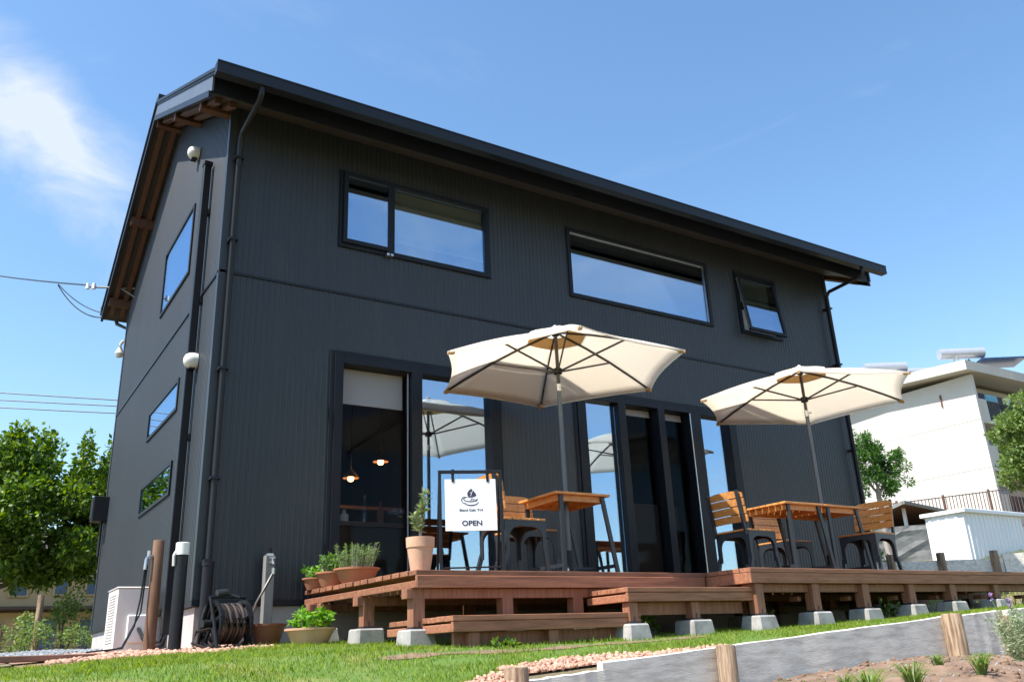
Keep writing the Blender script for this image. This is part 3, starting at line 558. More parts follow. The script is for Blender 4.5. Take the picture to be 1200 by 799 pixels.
# inside the cafe: counter, bottles, pendant lamps
ct = thing('bar_counter', 'dark wooden counter inside behind the open dark window', 'counter', (2.2, 1.5, 0.05))
mb = MB(); mb.box(1.35, 3.3, 1.25, 1.75, 0.85, 0.90); mb.build('counter_top', 'inwood', ct)
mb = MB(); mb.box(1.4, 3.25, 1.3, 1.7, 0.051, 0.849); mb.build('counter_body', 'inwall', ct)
shelf = thing('wall_shelf', 'wooden back shelf inside behind the bar counter', 'shelf', (2.2, 2.6, 0.05))
mb = MB(); mb.box(1.55, 3.4, 2.5, 2.75, 1.25, 1.29); mb.build('board', 'inwood', shelf)
mb = MB(); mb.box(1.55, 1.6, 2.5, 2.75, 0.051, 1.249); mb.box(3.35, 3.4, 2.5, 2.75, 0.051, 1.249); mb.build('support', 'inwood', shelf)
bt = []
for i, (x_, m_, h_, lb) in enumerate(((1.62, 'clearglass', 0.2, 'clear glass jar at the left end of the bar counter'), (1.86, 'whitecloth', 0.14, 'white canister on the bar counter beside the clear jar'), (2.10, 'clearglass', 0.3, 'tall clear bottle in the middle of the bar counter'), (2.3, 'terra_dark', 0.24, 'brown bottle on the bar counter right of the tall clear bottle'))):
    t_ = thing('jar' if h_ < 0.22 else 'bottle', lb, 'jar' if h_ < 0.22 else 'bottle', (x_, 1.4, 0.9), 'containers on the bar counter')
    mb = MB(); r_ = 0.05 if h_ < 0.22 else 0.037
    mb.lathe([(0.001, 0.0), (r_, 0.0), (r_, h_ * 0.62), (r_ * 0.4, h_ * 0.78), (r_ * 0.38, h_), (0.001, h_)], (x_, 1.4, 0.901), 14); mb.build('body', m_, t_, smooth=True)
    mb = MB(); mb.tube([(x_, 1.4, 0.901 + h_ + 0.001), (x_, 1.4, 0.901 + h_ + 0.02)], r_ * 0.5, 10); mb.build('lid', 'inwood', t_)
gl_prof = [(0.001, 0.0), (0.03, 0.0), (0.031, 0.004), (0.004, 0.01), (0.004, 0.08), (0.03, 0.11), (0.036, 0.15), (0.03, 0.19)]
for i in range(9):
    x_ = 2.45 + 0.085 * (i % 5); y_ = 1.36 + 0.1 * (i // 5)
    mb = MB(); mb.lathe(gl_prof, (x_, y_, 0.901), 12); tag(mb.build('wine_glass', 'clearglass', None, smooth=True), 'clear wine glass in the cluster at the right of the bar counter', 'glass', 'wine glasses on the bar counter')
def pendant(x, y, z, label):
    t_ = thing('pendant_lamp', label, 'lamp', (x, y, 2.72), 'pendant lamps over the bar')
    mb = MB(); mb.tube([(x, y, 2.72), (x, y, z + 0.12)], 0.006, 6); mb.build('cord', 'black', t_)
    mb = MB(); mb.lathe([(0.02, 0.13), (0.03, 0.11), (0.07, 0.075), (0.095, 0.03), (0.098, 0.028), (0.072, 0.078), (0.03, 0.115), (0.02, 0.132)], (x, y, z), 20); mb.build('lamp_shade', 'rust', t_, smooth=True)
    mb = MB(); mb.lathe([(0.001, -0.015), (0.028, -0.005), (0.04, 0.025), (0.03, 0.055), (0.012, 0.08), (0.001, 0.085)], (x, y, z), 14); mb.build('bulb', 'bulb', t_, smooth=True)
    l_ = bpy.data.lights.new('bulb_glow', 'POINT'); l_.energy = 2; l_.color = (1, 0.55, 0.22); l_.shadow_soft_size = 0.05; lo = bpy.data.objects.new('bulb_glow', l_); COL.objects.link(lo); lo.location = (0, 0, z - 0.04 - 2.72); lo.parent = t_
pendant(2.172, 2.0, 1.50, 'lower left of the two glowing pendant lamps inside the window'); pendant(2.56, 2.0, 1.73, 'higher right of the two glowing pendant lamps inside the window')

# ------------------------------------------------------------------ deck and steps
ZD = 0.065
def decking(name, poly_x, y0, y1, zt, parent, bw=0.128, gap=0.007, th=0.036):
    """boards along X between y0 (front) and y1; poly_x(y) -> (xa, xb)"""
    mb = MB(); y = y0
    while y < y1 - 0.03:
        ye = min(y + bw, y1); xa, xb = poly_x((y + ye) / 2); dz_ = random.uniform(-0.0015, 0.0015); jx = random.uniform(-0.004, 0.004)
        mb.box(xa + jx, xb, y, ye - gap, zt - th + dz_, zt + dz_); y += bw
    return mb.build(name, 'deck', parent, bevel=0.003)
def post(parent, x, y, zt, zb_, w_=0.095, foot=True, fh_=0.125):
    g0 = zs(x, y); top = g0 + fh_ if foot else zb_
    mb = MB(); mb.box(x - w_ / 2, x + w_ / 2, y - w_ / 2, y + w_ / 2, top + 0.012 if foot else zb_, zt); mb.build('post', 'deckpost', parent, bevel=0.004)
    if foot:
        mb = MB(); a, b = 0.13 * random.uniform(0.93, 1.07), 0.10 * random.uniform(0.95, 1.08); fh_ += random.uniform(-0.012, 0.012) * 0; vs_ = [(x + sx * r_, y + sy * r_, z_) for r_, z_ in ((a, g0 - 0.1), (b, g0 + fh_)) for sx, sy in ((-1, -1), (1, -1), (1, 1), (-1, 1))]
        mb.add(vs_, [(3, 2, 1, 0), (4, 5, 6, 7), (0, 1, 5, 4), (1, 2, 6, 5), (2, 3, 7, 6), (3, 0, 4, 7)]); ft = mb.build('footing', 'footing', parent, bevel=0.012)
        mb = MB(); mb.box(x - 0.006, x + 0.006, y - w_ / 2 - 0.004, y - w_ / 2 - 0.001, g0 + fh_ - 0.02, g0 + fh_ + 0.05); mb.box(x - 0.055, x + 0.055, y - 0.055, y + 0.055, g0 + fh_ + 0.0005, g0 + fh_ + 0.0115); mb.build('post_base', 'darkmetal', ft)
YD = -2.06; YD2 = -2.56; XB = 3.87
dk = thing('wooden_deck', 'low reddish brown wooden deck on posts along the house front', 'deck', (4.5, -1.2, -0.41))
lx = lambda y: 0.925 + (1.05 - 0.925) * min(1, max(0, -y / 2.06))
decking('decking', lambda y: (lx(y) if y > YD else XB, 9.7), YD2, -0.05, ZD, dk)
mb = MB(); mb.box(1.05, XB - 0.03, YD + 0.004, YD + 0.036, ZD - 0.125, ZD - 0.038); mb.box(XB + 0.0, 9.7, YD2 + 0.004, YD2 + 0.036, ZD - 0.125, ZD - 0.038)
mb.box(XB, XB + 0.032, YD2 + 0.037, YD + 0.05, ZD - 0.125, ZD - 0.038); mb.bar((0.935, -0.1, ZD - 0.10), (1.058, YD + 0.01, ZD - 0.10), 0.03, 0.05); mb.build('fascia', 'deck', dk, bevel=0.004)
mb = MB(); x = 1.2
while x < 9.6:
    mb.box(x, x + 0.045, (YD if x < XB - 0.1 else YD2) + 0.04, -0.08, ZD - 0.125, ZD - 0.038); x += 0.45
mb.build('joist', 'deckpost', dk)
mb = MB()
for yy, xa in ((YD + 0.11, 1.0), (-1.15, 0.96), (-0.3, 0.88), (YD2 + 0.12, XB + 0.05)):
    mb.box(xa, 9.7 if yy < YD or yy > -1.3 else XB + 0.3, yy - 0.045, yy + 0.045, ZD - 0.195, ZD - 0.127)
mb.build('beam', 'deckpost', dk, bevel=0.003)
ptop = ZD - 0.127
for x in (1.095, 1.84, 2.5): post(dk, x, YD + 0.115 - 0.002, ptop - 0.0, -0.4)
for x in (1.06, 2.4, 3.8, 5.2, 6.6, 8.0, 9.3): post(dk, x, -1.15, ptop, -0.4)
for x in (0.98, 2.4, 3.8, 5.2, 6.6, 8.0, 9.3): post(dk, x, -0.42, ptop, -0.4)
for x in (3.98, 4.69, 5.38, 6.08, 6.76, 7.55, 8.35, 9.2):
    post(dk, x, YD2 + 0.075, ptop, -0.4)
    mb = MB(); mb.box(x - 0.1, x - 0.054, YD2 + 0.16, YD2 + 0.25, -0.2, ptop - 0.1); mb.build('brace', 'deckpost', dk)
def step(label, x0, x1, y0, y1, zt, legs, foot, apron, y2=None):
    s_ = thing('deck_step', label, 'step', ((x0 + x1) / 2, (y0 + y1) / 2, zs(x0, y0)), 'wooden steps up to the deck')
    decking('decking', lambda y: (x0, x1 if y < y1 else x0 + 0.6), y0, y2 or y1, zt, s_)
    mb = MB(); mb.box(x0, x1, y0 + 0.004, y0 + 0.034, zt - 0.105, zt - 0.038); mb.box(x0, x0 + 0.03, y0 + 0.035, y2 or y1, zt - 0.105, zt - 0.05); mb.box(x1 - 0.03, x1, y0 + 0.035, y1, zt - 0.105, zt - 0.038); mb.build('fascia', 'deck', s_, bevel=0.004)
    if apron:
        mb = MB(); mb.box(x0 + 0.06, x1 - 0.06, y0 + 0.10, y0 + 0.14, zt - apron, zt - 0.107); mb.build('beam', 'deckpost', s_)
    for x in legs: post(s_, x, y0 + 0.075, zt - 0.107, zs(x, y0 + 0.07) - 0.05, 0.085, foot, 0.12)
    return s_
step('lowest broad wooden step standing just above the lawn', 1.12, 2.74, -2.45, -2.03, -0.268, (1.30, 1.95, 2.62), False, 0.19, -1.40)
step('upper wooden step between the lowest step and the deck', 2.59, 3.95, -2.50, -2.06, -0.09, (2.66, 3.3), True, 0.2, -1.98)

# ------------------------------------------------------------------ umbrellas
def umbrella(cx, cy, zr, ph, h, label, zb_=ZD):
    r_ = 1.25; u = thing('patio_umbrella', label, 'umbrella', (cx, cy, zb_), 'cream parasols on the deck')
    V_, F_ = [], []; ns, nr = 10, 9
    A = [ph + math.pi + 0.0 + k * math.pi / 3 for k in range(6)]
    def surf(k, s, t):
        a0, a1 = A[k], A[(k + 1) % 6]; p0 = Vector((math.cos(a0), math.sin(a0))); p1 = Vector((math.cos(a1), math.sin(a1)))
        p = p0.lerp(p1, s) * r_ * t; bow = 4 * s * (1 - s); p *= 1 - 0.055 * bow * t ** 3
        z = zr + h * (1 - t) + 0.035 * math.sin(math.pi * t) - 0.026 * bow * t * (1.15 - t)
        return (cx + p.x, cy + p.y, z)
    mb = MB(); t0 = 0.10
    for k in range(6):
        mb.add([surf(k, i / ns, t0 + (1 - t0) * j / nr) for j in range(nr + 1) for i in range(ns + 1)], [(j * (ns + 1) + i, j * (ns + 1) + i + 1, (j + 1) * (ns + 1) + i + 1, (j + 1) * (ns + 1) + i) for j in range(nr) for i in range(ns)])
    can = mb.build('canopy', 'canvas', u, smooth=True); sm = can.modifiers.new('thick', 'SOLIDIFY'); sm.thickness = 0.003
    mb = MB()                                                    # top vent cap over a tan mesh collar
    for k in range(6):
        mb.add([tuple(Vector(surf(k, i / 6, t)) + Vector((0, 0, 0.006 + 0.018 * math.sin(math.pi * min(1, t / 0.25)) ** 0.7 + 0.012 * (1 - t)))) for t in (0.02, 0.08, 0.14, 0.2, 0.235, 0.252) for i in range(7)], [(j * 7 + i, j * 7 + i + 1, (j + 1) * 7 + i + 1, (j + 1) * 7 + i) for j in range(5) for i in range(6)])
    mb.build('vent_cap', 'canvas', can, smooth=True)
    mb = MB()
    for k in range(6):
        mb.add([tuple(Vector(surf(k, i / 6, t)) + Vector((0, 0, -0.006))) for t in (0.1, 0.17, 0.25) for i in range(7)], [(j * 7 + i, j * 7 + i + 1, (j + 1) * 7 + i + 1, (j + 1) * 7 + i) for j in range(2) for i in range(6)])
    mb.build('vent_mesh', 'canvas_tan', can, smooth=True)
    mb = MB()
    for k in range(6):                                           # hem band and corner pockets
        mb.add([tuple(Vector(surf(k, i / ns, 1.0)) + Vector((0, 0, -0.002 - 0.012 * q))) for q in (0, 1) for i in range(ns + 1)], [(i, i + 1, ns + 2 + i, ns + 1 + i) for i in range(ns)])
    mb.build('hem', 'canvas', can, smooth=True)
    apex = Vector((cx, cy, zr + h + 0.01)); zh = zr + 0.005; hub = Vector((cx, cy, zh))
    for k in range(6):
        a = A[k]; d = Vector((math.cos(a), math.sin(a), 0)); pts = [Vector((cx, cy, 0)) + d * r_ * t + Vector((0, 0, zr + h * (1 - t) + 0.035 * math.sin(math.pi * t) - 0.016)) for t in (0.03, 0.3, 0.55, 0.8, 0.985)]
        mb = MB()
        for p, q in zip(pts[:-1], pts[1:]): mb.bar(p, q, 0.014, 0.02)
        rb = mb.build('rib', 'ribmetal', u)
        mb = MB(); mb.bar(hub + d * 0.03, pts[2] + Vector((0, 0, -0.008)), 0.012, 0.017); mb.build('strut', 'ribmetal', rb)
        mb = MB(); e = pts[-1]; mb.bar(e - d * 0.05 + Vector((0, 0, 0.004)), e + d * 0.014 + Vector((0, 0, -0.008)), 0.03, 0.026); mb.build('pocket', 'canvas_tan', can)
    mb = MB(); mb.tube([(cx, cy, zb_ + 0.03), (cx, cy, zh - 0.20)], 0.021, 14); mb.build('pole', 'polemetal', u, smooth=True)
    mb = MB(); mb.tube([(cx, cy, zh - 0.19), (cx, cy, zr + h - 0.01)], 0.0175, 14); mb.build('upper_pole', 'ribmetal', u, smooth=True)
    mb = MB(); mb.tube([(cx, cy, zh - 0.025), (cx, cy, zh + 0.025)], 0.042, 14); mb.tube([(cx, cy, zr + h - 0.05), (cx, cy, zr + h - 0.012)], 0.036, 14); mb.build('hub', 'black', u, smooth=True)
    mb = MB(); mb.tube([(cx, cy, zh - 0.2), (cx, cy, zh - 0.13)], 0.0235, 14); mb.tube([(cx + 0.02, cy - 0.01, zh - 0.155), (cx + 0.05, cy - 0.03, zh - 0.155)], 0.008, 8); mb.build('tilt_joint', 'silver', u, smooth=True)
    mb = MB(); mb.tube([(cx, cy, zr + h + 0.03), (cx, cy, zr + h + 0.05), (cx, cy, zr + h + 0.06)], [0.02, 0.024, 0.01], 10); mb.build('finial', 'offwhite', u, smooth=True)
    mb = MB(); mb.lathe([(0.001, 0.0), (0.24, 0.0), (0.245, 0.02), (0.22, 0.05), (0.06, 0.07), (0.035, 0.1), (0.035, 0.25), (0.024, 0.25)], (cx, cy, zb_ + 0.002), 24); mb.build('base', 'black', u, smooth=True)
    return u
umbrella(2.93, -1.32, 2.005, 0.064, 0.42, 'cream hexagonal patio umbrella left of the sliding door over a single table')
umbrella(6.22, -1.55, 2.045, -0.401, 0.36, 'cream hexagonal patio umbrella near the right house corner over two joined tables')

# ------------------------------------------------------------------ tables and chairs
def make_table(label):
    t_ = thing('cafe_table', label, 'table', (0, 0, 0), 'slatted wooden cafe tables'); L = 0.305; zt = 0.735
    mb = MB(); n = 7; sw = 2 * L / n
    for i in range(n): mb.box(-L, L, -L + i * sw + 0.003, -L + (i + 1) * sw - 0.003, zt - 0.022, zt)
    mb.build('table_top', 'teak', t_, bevel=0.003)
    mb = MB(); q = L - 0.045
    for a in ((-q, q, -q, -q + 0.022), (-q, q, q - 0.022, q), (-q, -q + 0.022, -q + 0.0225, q - 0.0225), (q - 0.022, q, -q + 0.0225, q - 0.0225)): mb.box(*a, zt - 0.075, zt - 0.023)
    for i in range(5): mb.box(-q + 0.09 + i * 0.095, -q + 0.105 + i * 0.095, -q + 0.0225, q - 0.0225, zt - 0.05, zt - 0.0235)
    mb.build('apron', 'teak', t_)
    for sx, dx in ((-1, 0.0), (1, 0.13)):
        for sy in (-1, 1):
            mb = MB(); mb.bar((sx * (L - 0.075), sy * (L - 0.035), zt - 0.024), (sx * (L - 0.075) + dx, sy * (L - 0.035), 0.0), 0.022, 0.042, (1, 0, 0)); mb.build('leg', 'darkmetal', t_, bevel=0.002)
    mb = MB(); mb.box(-(L - 0.08), -(L - 0.06), -L + 0.05, L - 0.05, 0.09, 0.12); mb.box(L + 0.02, L + 0.04, -L + 0.05, L - 0.05, 0.09, 0.12); mb.box(-(L - 0.0795), L + 0.0195, -0.012, 0.012, 0.095, 0.115); mb.build('stretcher', 'darkmetal', t_)
    return t_
tb = make_table('square slatted wooden table standing alone under the left umbrella'); tb.location = (2.95, -1.262, ZD)
for x_, lb in ((5.575, 'left one of two joined slatted tables under the right umbrella'), (6.19, 'right one of two joined slatted tables with the umbrella pole through it')):
    c = copy_tree(tb); c.location = (x_, -1.55, ZD); c['label'] = lb
def arch(w_, zt, zl, leg=0.035, n=10, top=0.05):
    """flat plate with a round-cornered arch cut out, in 2D"""
    o_ = [(-w_ / 2, zl), (-w_ / 2, zt), (w_ / 2, zt), (w_ / 2, zl), (w_ / 2 - leg, zl)]; iw = w_ / 2 - leg; r_ = min(0.1, iw)
    for k in range(n + 1): a = (math.pi / 2) * k / n; o_.append((iw - r_ + r_ * math.cos(a), zt - top - r_ + r_ * math.sin(a)))
    for k in range(n + 1): a = math.pi / 2 + (math.pi / 2) * k / n; o_.append((-iw + r_ + r_ * math.cos(a), zt - top - r_ + r_ * math.sin(a)))
    o_.append((-iw, zl)); return o_
def make_chair(label):
    c = thing('cafe_chair', label, 'chair', (0, 0, 0), 'slatted wooden cafe chairs'); hx, hy, zs_ = 0.20, 0.205, 0.44
    mb = MB()
    for i in range(5): mb.box(-hx - 0.01 + i * 0.084, -hx - 0.01 + i * 0.084 + 0.077, -hy - 0.005, hy + 0.005, zs_ + 0.001, zs_ + 0.019)
    mb.build('seat', 'teak', c, bevel=0.003)
    mb = MB(); n = 8
    for i in range(4):
        z0 = 0.525 + i * 0.078; cut = 0.025 if i == 3 else 0
        vs_ = []
        for j in range(n + 1):
            s = -1 + 2 * j / n; y_ = s * (hy + 0.02); x_ = -hx + 0.018 - 0.175 * (z0 - 0.42) - 0.028 * (1 - s * s); zt_ = z0 + 0.07 - cut * s ** 4
            vs_ += [(x_, y_, z0), (x_ - 0.008, y_, zt_), (x_ + 0.016, y_, z0), (x_ + 0.008, y_, zt_)]
        f_ = []
        for j in range(n):
            a = j * 4; b = a + 4; f_ += [(a, a + 1, b + 1, b), (a + 2, b + 2, b + 3, a + 3), (a + 1, a + 3, b + 3, b + 1), (a, b, b + 2, a + 2)]
        f_ += [(0, 2, 3, 1), (n * 4, n * 4 + 1, n * 4 + 3, n * 4 + 2)]; mb.add(vs_, f_)
    mb.build('backrest', 'teak', c)
    for s in (-1, 1):
        mb = MB(); y_ = s * (hy - 0.012); mb.bar((-hx - 0.012, y_, 0.40), (-hx - 0.088, y_, 0.83), 0.024, 0.03, (1, 0, 0)); mb.build('back_upright', 'darkmetal', c)
        mb = MB(); mb.prism(arch(2 * hx, zs_, 0.16), (0, s * hy - 0.006, 0), (1, 0, 0), (0, 0, 1), -0.012); mb.build('side_frame', 'darkmetal', c)
        mb = MB(); mb.bar((-hx + 0.016, s * hy, 0.20), (-hx - 0.05, s * hy, 0.0), 0.03, 0.034, (1, 0, 0)); mb.build('leg', 'darkmetal', c)
        mb = MB(); mb.bar((hx - 0.016, s * hy, 0.20), (hx + 0.006, s * hy, 0.0), 0.03, 0.034, (1, 0, 0)); mb.build('leg', 'darkmetal', c)
    for x_ in (-hx + 0.001, hx - 0.013): mb = MB(); mb.prism(arch(2 * hy - 0.014, zs_ - 0.001, 0.16), (x_, 0, 0), (0, 1, 0), (0, 0, 1), 0.012); mb.build('end_frame', 'darkmetal', c)
    return c
chair_spots = [(2.22, -1.50, 0.0, 'slatted chair at the single table, half hidden behind the cafe sign'), (2.70, -0.98, -math.pi / 2, 'slatted chair tucked behind the single table, facing the lawn'),
               (4.97, -1.55, 0.04, 'slatted chair left of the two joined tables, its back towards the sliding door'), (6.24, -0.96, -math.pi / 2, 'slatted chair tucked behind the joined tables on the wall side'),
               (6.64, -1.74, math.pi + 0.12, 'slatted chair at the right end of the joined tables near the house corner')]
for i, (x_, y_, a_, lb) in enumerate(chair_spots):
    c = make_chair(lb) if i == 0 else copy_tree(c0_)
    if i == 0: c0_ = c
    c.location = (x_, y_, ZD); c.rotation_euler.z = a_; c['label'] = lb

# ------------------------------------------------------------------ cafe sign
SC = Vector((1.655, -1.80, ZD)); sa = R(-22); sx_ = Vector((math.cos(sa), math.sin(sa), 0)); sn = Vector((math.sin(sa), -math.cos(sa), 0)); tilt = 0.06
su = (Vector((0, 0, 1)) - sn * tilt).normalized(); sN = sx_.cross(su).normalized()
def sp(u, v, n=0.0): return SC + sx_ * u + su * v + sN * n
sign = thing('cafe_sign', 'white cafe OPEN sign hanging in a black metal stand on the deck', 'sign', tuple(SC))
mb = MB(); hw = 0.245; ht = 0.785
for s in (-1, 1): mb.bar(sp(s * hw, 0.0), sp(s * hw, ht), 0.024, 0.024, sN)
mb.bar(sp(-hw - 0.012, ht + 0.012), sp(hw + 0.012, ht + 0.012), 0.024, 0.024, sN)
mb.bar(sp(-hw + 0.0, ht - 0.02, -0.02), sp(-hw, 0.0, -0.30) - Vector((0, 0, -0.012)), 0.02, 0.02, sN); mb.bar(sp(hw, ht - 0.02, -0.02), sp(hw, 0.0, -0.30) - Vector((0, 0, -0.012)), 0.02, 0.02, sN)
mb.bar(sp(-hw + 0.013, 0.045), sp(hw - 0.013, 0.045), 0.012, 0.012, sN)
mb.build('stand', 'black', sign, bevel=0.002)
bw = 0.205; b0, b1 = 0.325, 0.735
mb = MB(); mb.obox(sp(0, (b0 + b1) / 2, 0.004), (sx_, su, sN), (bw, (b1 - b0) / 2, 0.004)); brd = mb.build('board', 'signboard', sign, bevel=0.0015)
for s in (-1, 1):
    mb = MB(); mb.obox(sp(s * 0.14, 0.748, 0.006), (sx_, su, sN), (0.011, 0.035, 0.008)); mb.obox(sp(s * 0.14, 0.798, 0.0), (sx_, su, sN), (0.011, 0.018, 0.017)); mb.build('clip', 'black', sign, bevel=0.002)
def text(body, size, u, v, parent, shear=0.0, sxk=1.0, bold=0.0, name='lettering'):
    cu_ = bpy.data.curves.new(name, 'FONT'); cu_.body = body; cu_.size = size; cu_.align_x = 'CENTER'; cu_.align_y = 'CENTER'; cu_.extrude = 0.0006; cu_.shear = shear; cu_.offset = bold; cu_.resolution_u = 4
    to = bpy.data.objects.new(name, cu_); COL.objects.link(to); bpy.context.view_layer.update()
    me = bpy.data.meshes.new_from_object(to.evaluated_get(bpy.context.evaluated_depsgraph_get())); COL.objects.unlink(to); bpy.data.objects.remove(to)
    o_ = sp(u, v, 0.0096) - ORG[parent.name]
    me.transform(Matrix(((sx_.x * sxk, su.x, sN.x, o_.x), (sx_.y * sxk, su.y, sN.y, o_.y), (sx_.z * sxk, su.z, sN.z, o_.z), (0, 0, 0, 1))))
    me.materials.clear(); me.materials.append(M['ink']); return link(name, me, parent)
text("OPEN", 0.056, 0.005, 0.383, brd, 0, 1.12, 0.0012); text("Blend Cafe '714", 0.025, 0.0, 0.487, brd, 0, 1.18, 0.0003)
mb = MB()
def ribbon(pts, w0):
    n = len(pts); L_ = []; R_ = []
    for i, (x, y) in enumerate(pts):
        a = pts[max(0, i - 1)]; b = pts[min(n - 1, i + 1)]; d = Vector((b[0] - a[0], b[1] - a[1])).normalized(); wv_ = w0 * (0.25 + 0.75 * math.sin(math.pi * (i + 0.4) / (n - 0.2)))
        L_.append((x - d.y * wv_, y + d.x * wv_)); R_.append((x + d.y * wv_, y - d.x * wv_))
    for i in range(n - 1): mb.prism([L_[i], L_[i + 1], R_[i + 1], R_[i]][::-1], sp(0, 0, 0.0088), sx_, su, 0.001)
lc = (0.002, 0.575)                                               # the cup and leaf emblem
ribbon([(lc[0] + 0.062 * math.cos(a), lc[1] - 0.014 + 0.036 * math.sin(a)) for a in np.linspace(R(205), R(345), 18)], 0.0042)
ribbon([(lc[0] + 0.058 * math.cos(a) - 0.002, lc[1] + 0.0 + 0.020 * math.sin(a)) for a in np.linspace(R(110), R(330), 20)], 0.0030)
ribbon([(lc[0] - 0.052 + 0.024 * math.cos(a), lc[1] - 0.008 + 0.026 * math.sin(a)) for a in np.linspace(R(60), R(300), 16)], 0.0032)
leafp = []
for t in np.linspace(0, 1, 12): leafp.append((lc[0] - 0.012 - 0.022 * math.sin(math.pi * t) ** 0.9 + 0.018 * (t - 0.2), lc[1] + 0.012 + 0.072 * t))
for t in np.linspace(1, 0, 12)[1:-1]: leafp.append((lc[0] - 0.004 + 0.044 * math.sin(math.pi * (t ** 0.8)) + 0.01 * (t - 0.2), lc[1] + 0.012 + 0.072 * t - 0.012 * math.sin(math.pi * t)))
mb.prism([(x, y) for x, y in leafp][::-1], sp(0, 0, 0.0086), sx_, su, 0.0009)
mb.build('emblem', 'ink', brd, fixn=True)
mb = MB(); 
for a, b in (((0.036, 0.075), (0.020, 0.048)), ((0.020, 0.048), (0.010, 0.022)), ((0.020, 0.048), (0.006, 0.052))):
    ribbon([(lc[0] - 0.012 + a[0] * 0.9 + (b[0] - a[0]) * q, lc[1] + a[1] + (b[1] - a[1]) * q) for q in (0, 0.3, 0.6, 1.0)], 0.0022)
for i in range(len(mb.v)): mb.v[i] = tuple(Vector(mb.v[i]) + sN * 0.0012)
mb.build('leaf_vein', 'signboard', brd)
text('714', 0.036, 0.016, 0.566, brd, 0.45, 1.15)

# ------------------------------------------------------------------ pots and plants
def pot(name, label, cat, x, y, z, prof, m, rim=None, group=None):
    t_ = thing(name, label, cat, (x, y, z), group); mb = MB(); mb.lathe(prof, (x, y, z), 36); mb.build('pot', m, t_, smooth=True)
    return t_
def soil_disc(t_, x, y, z, r_):
    mb = MB(); mb.lathe([(0.001, 0.012), (r_ * 0.6, 0.008), (r_, 0.0), (r_, -0.02), (0.001, -0.02)], (x, y, z), 24); mb.build('potting_soil', 'soil', t_)
def stems(name, t_, x, y, z, n, h, spread, m, leaf, ln, wd, per, jit=0.5, r0=0.05, base='palebark', lift=0.2, sr=0.003):
    mb = MB(); P, Dv = [], []
    for i in range(n):
        a = random.uniform(0, 6.28); q = r0 * math.sqrt(random.random()); b0_ = Vector((x + q * math.cos(a), y + q * math.sin(a), z)); hh = h * random.uniform(0.6, 1.05); lean = Vector((math.cos(a), math.sin(a), 0)) * spread * random.uniform(0.2, 1.0) * q / max(r0, 1e-3)
        tip = b0_ + lean + Vector((random.uniform(-1, 1) * 0.02, random.uniform(-1, 1) * 0.02, hh)); mid = b0_.lerp(tip, 0.5) + Vector((0, 0, 0.06 * hh)); mb.tube([b0_, mid, tip], [sr, sr * 0.8, sr * 0.4], 5)
        for k in range(per):
            s = lift + (1 - lift) * random.random(); p = b0_.lerp(tip, s); aa = random.uniform(0, 6.28); P.append(p); Dv.append((math.cos(aa), math.sin(aa), random.uniform(-0.1, 0.9)))
    st_ = mb.build('stem', base, t_); V_, F_ = leaves(np.array([tuple(p) for p in P]), np.array(Dv), ln, wd, jit); return np_mesh(name, V_, F_, leaf, t_)
bowl = lambda r_, h_: [(0.001, 0.0), (r_ * 0.62, 0.0), (r_ * 0.72, h_ * 0.25), (r_ * 0.93, h_ * 0.86), (r_, h_ * 0.88), (r_ * 1.01, h_), (r_ * 0.93, h_), (r_ * 0.88, h_ * 0.85), (r_ * 0.85, h_ * 0.82), (0.001, h_ * 0.80)]
# olive in a tall terracotta pot
px_, py_ = 1.185, -1.84
op = pot('potted_olive', 'young olive tree in a tall flared terracotta pot on the deck corner', 'potted plant', px_, py_, ZD, [(0.001, 0), (0.072, 0), (0.098, 0.175), (0.104, 0.177), (0.108, 0.25), (0.098, 0.25), (0.092, 0.236), (0.001, 0.233)], 'terra_pale')
soil_disc(op, px_, py_, ZD + 0.234, 0.088)
mb = MB(); branches = []
for b_ in ([(0, 0, 0.23), (-0.01, 0, 0.32), (-0.05, 0.01, 0.42)], [(0, 0, 0.23), (0.012, 0, 0.36), (0.03, 0.0, 0.50), (0.045, 0.0, 0.60)], [(0.01, 0.01, 0.23), (0.0, 0.02, 0.33), (-0.03, 0.03, 0.38)], [(0.012, 0, 0.36), (0.0, -0.02, 0.44), (0.01, -0.03, 0.5)]):
    pts = [Vector((px_ + a, py_ + b, ZD + c)) for a, b, c in b_]; mb.tube(pts, [0.007, 0.005, 0.003, 0.002][:len(pts)], 6); branches.append(pts)
mb.build('stem', 'palebark', op)
P, Dv = [], []
for pts in branches:
    for k in range(95):
        s = random.uniform(0.35, 1) * (len(pts) - 1); i = min(int(s), len(pts) - 2); P.append(tuple(pts[i].lerp(pts[i + 1], s - i))); a = random.uniform(0, 6.28); Dv.append((math.cos(a), math.sin(a), random.uniform(0.0, 1.0)))
V_, F_ = leaves(np.array(P), np.array(Dv), 0.055, 0.0065, 0.3); np_mesh('foliage', V_, F_, 'leaf_olive', op)
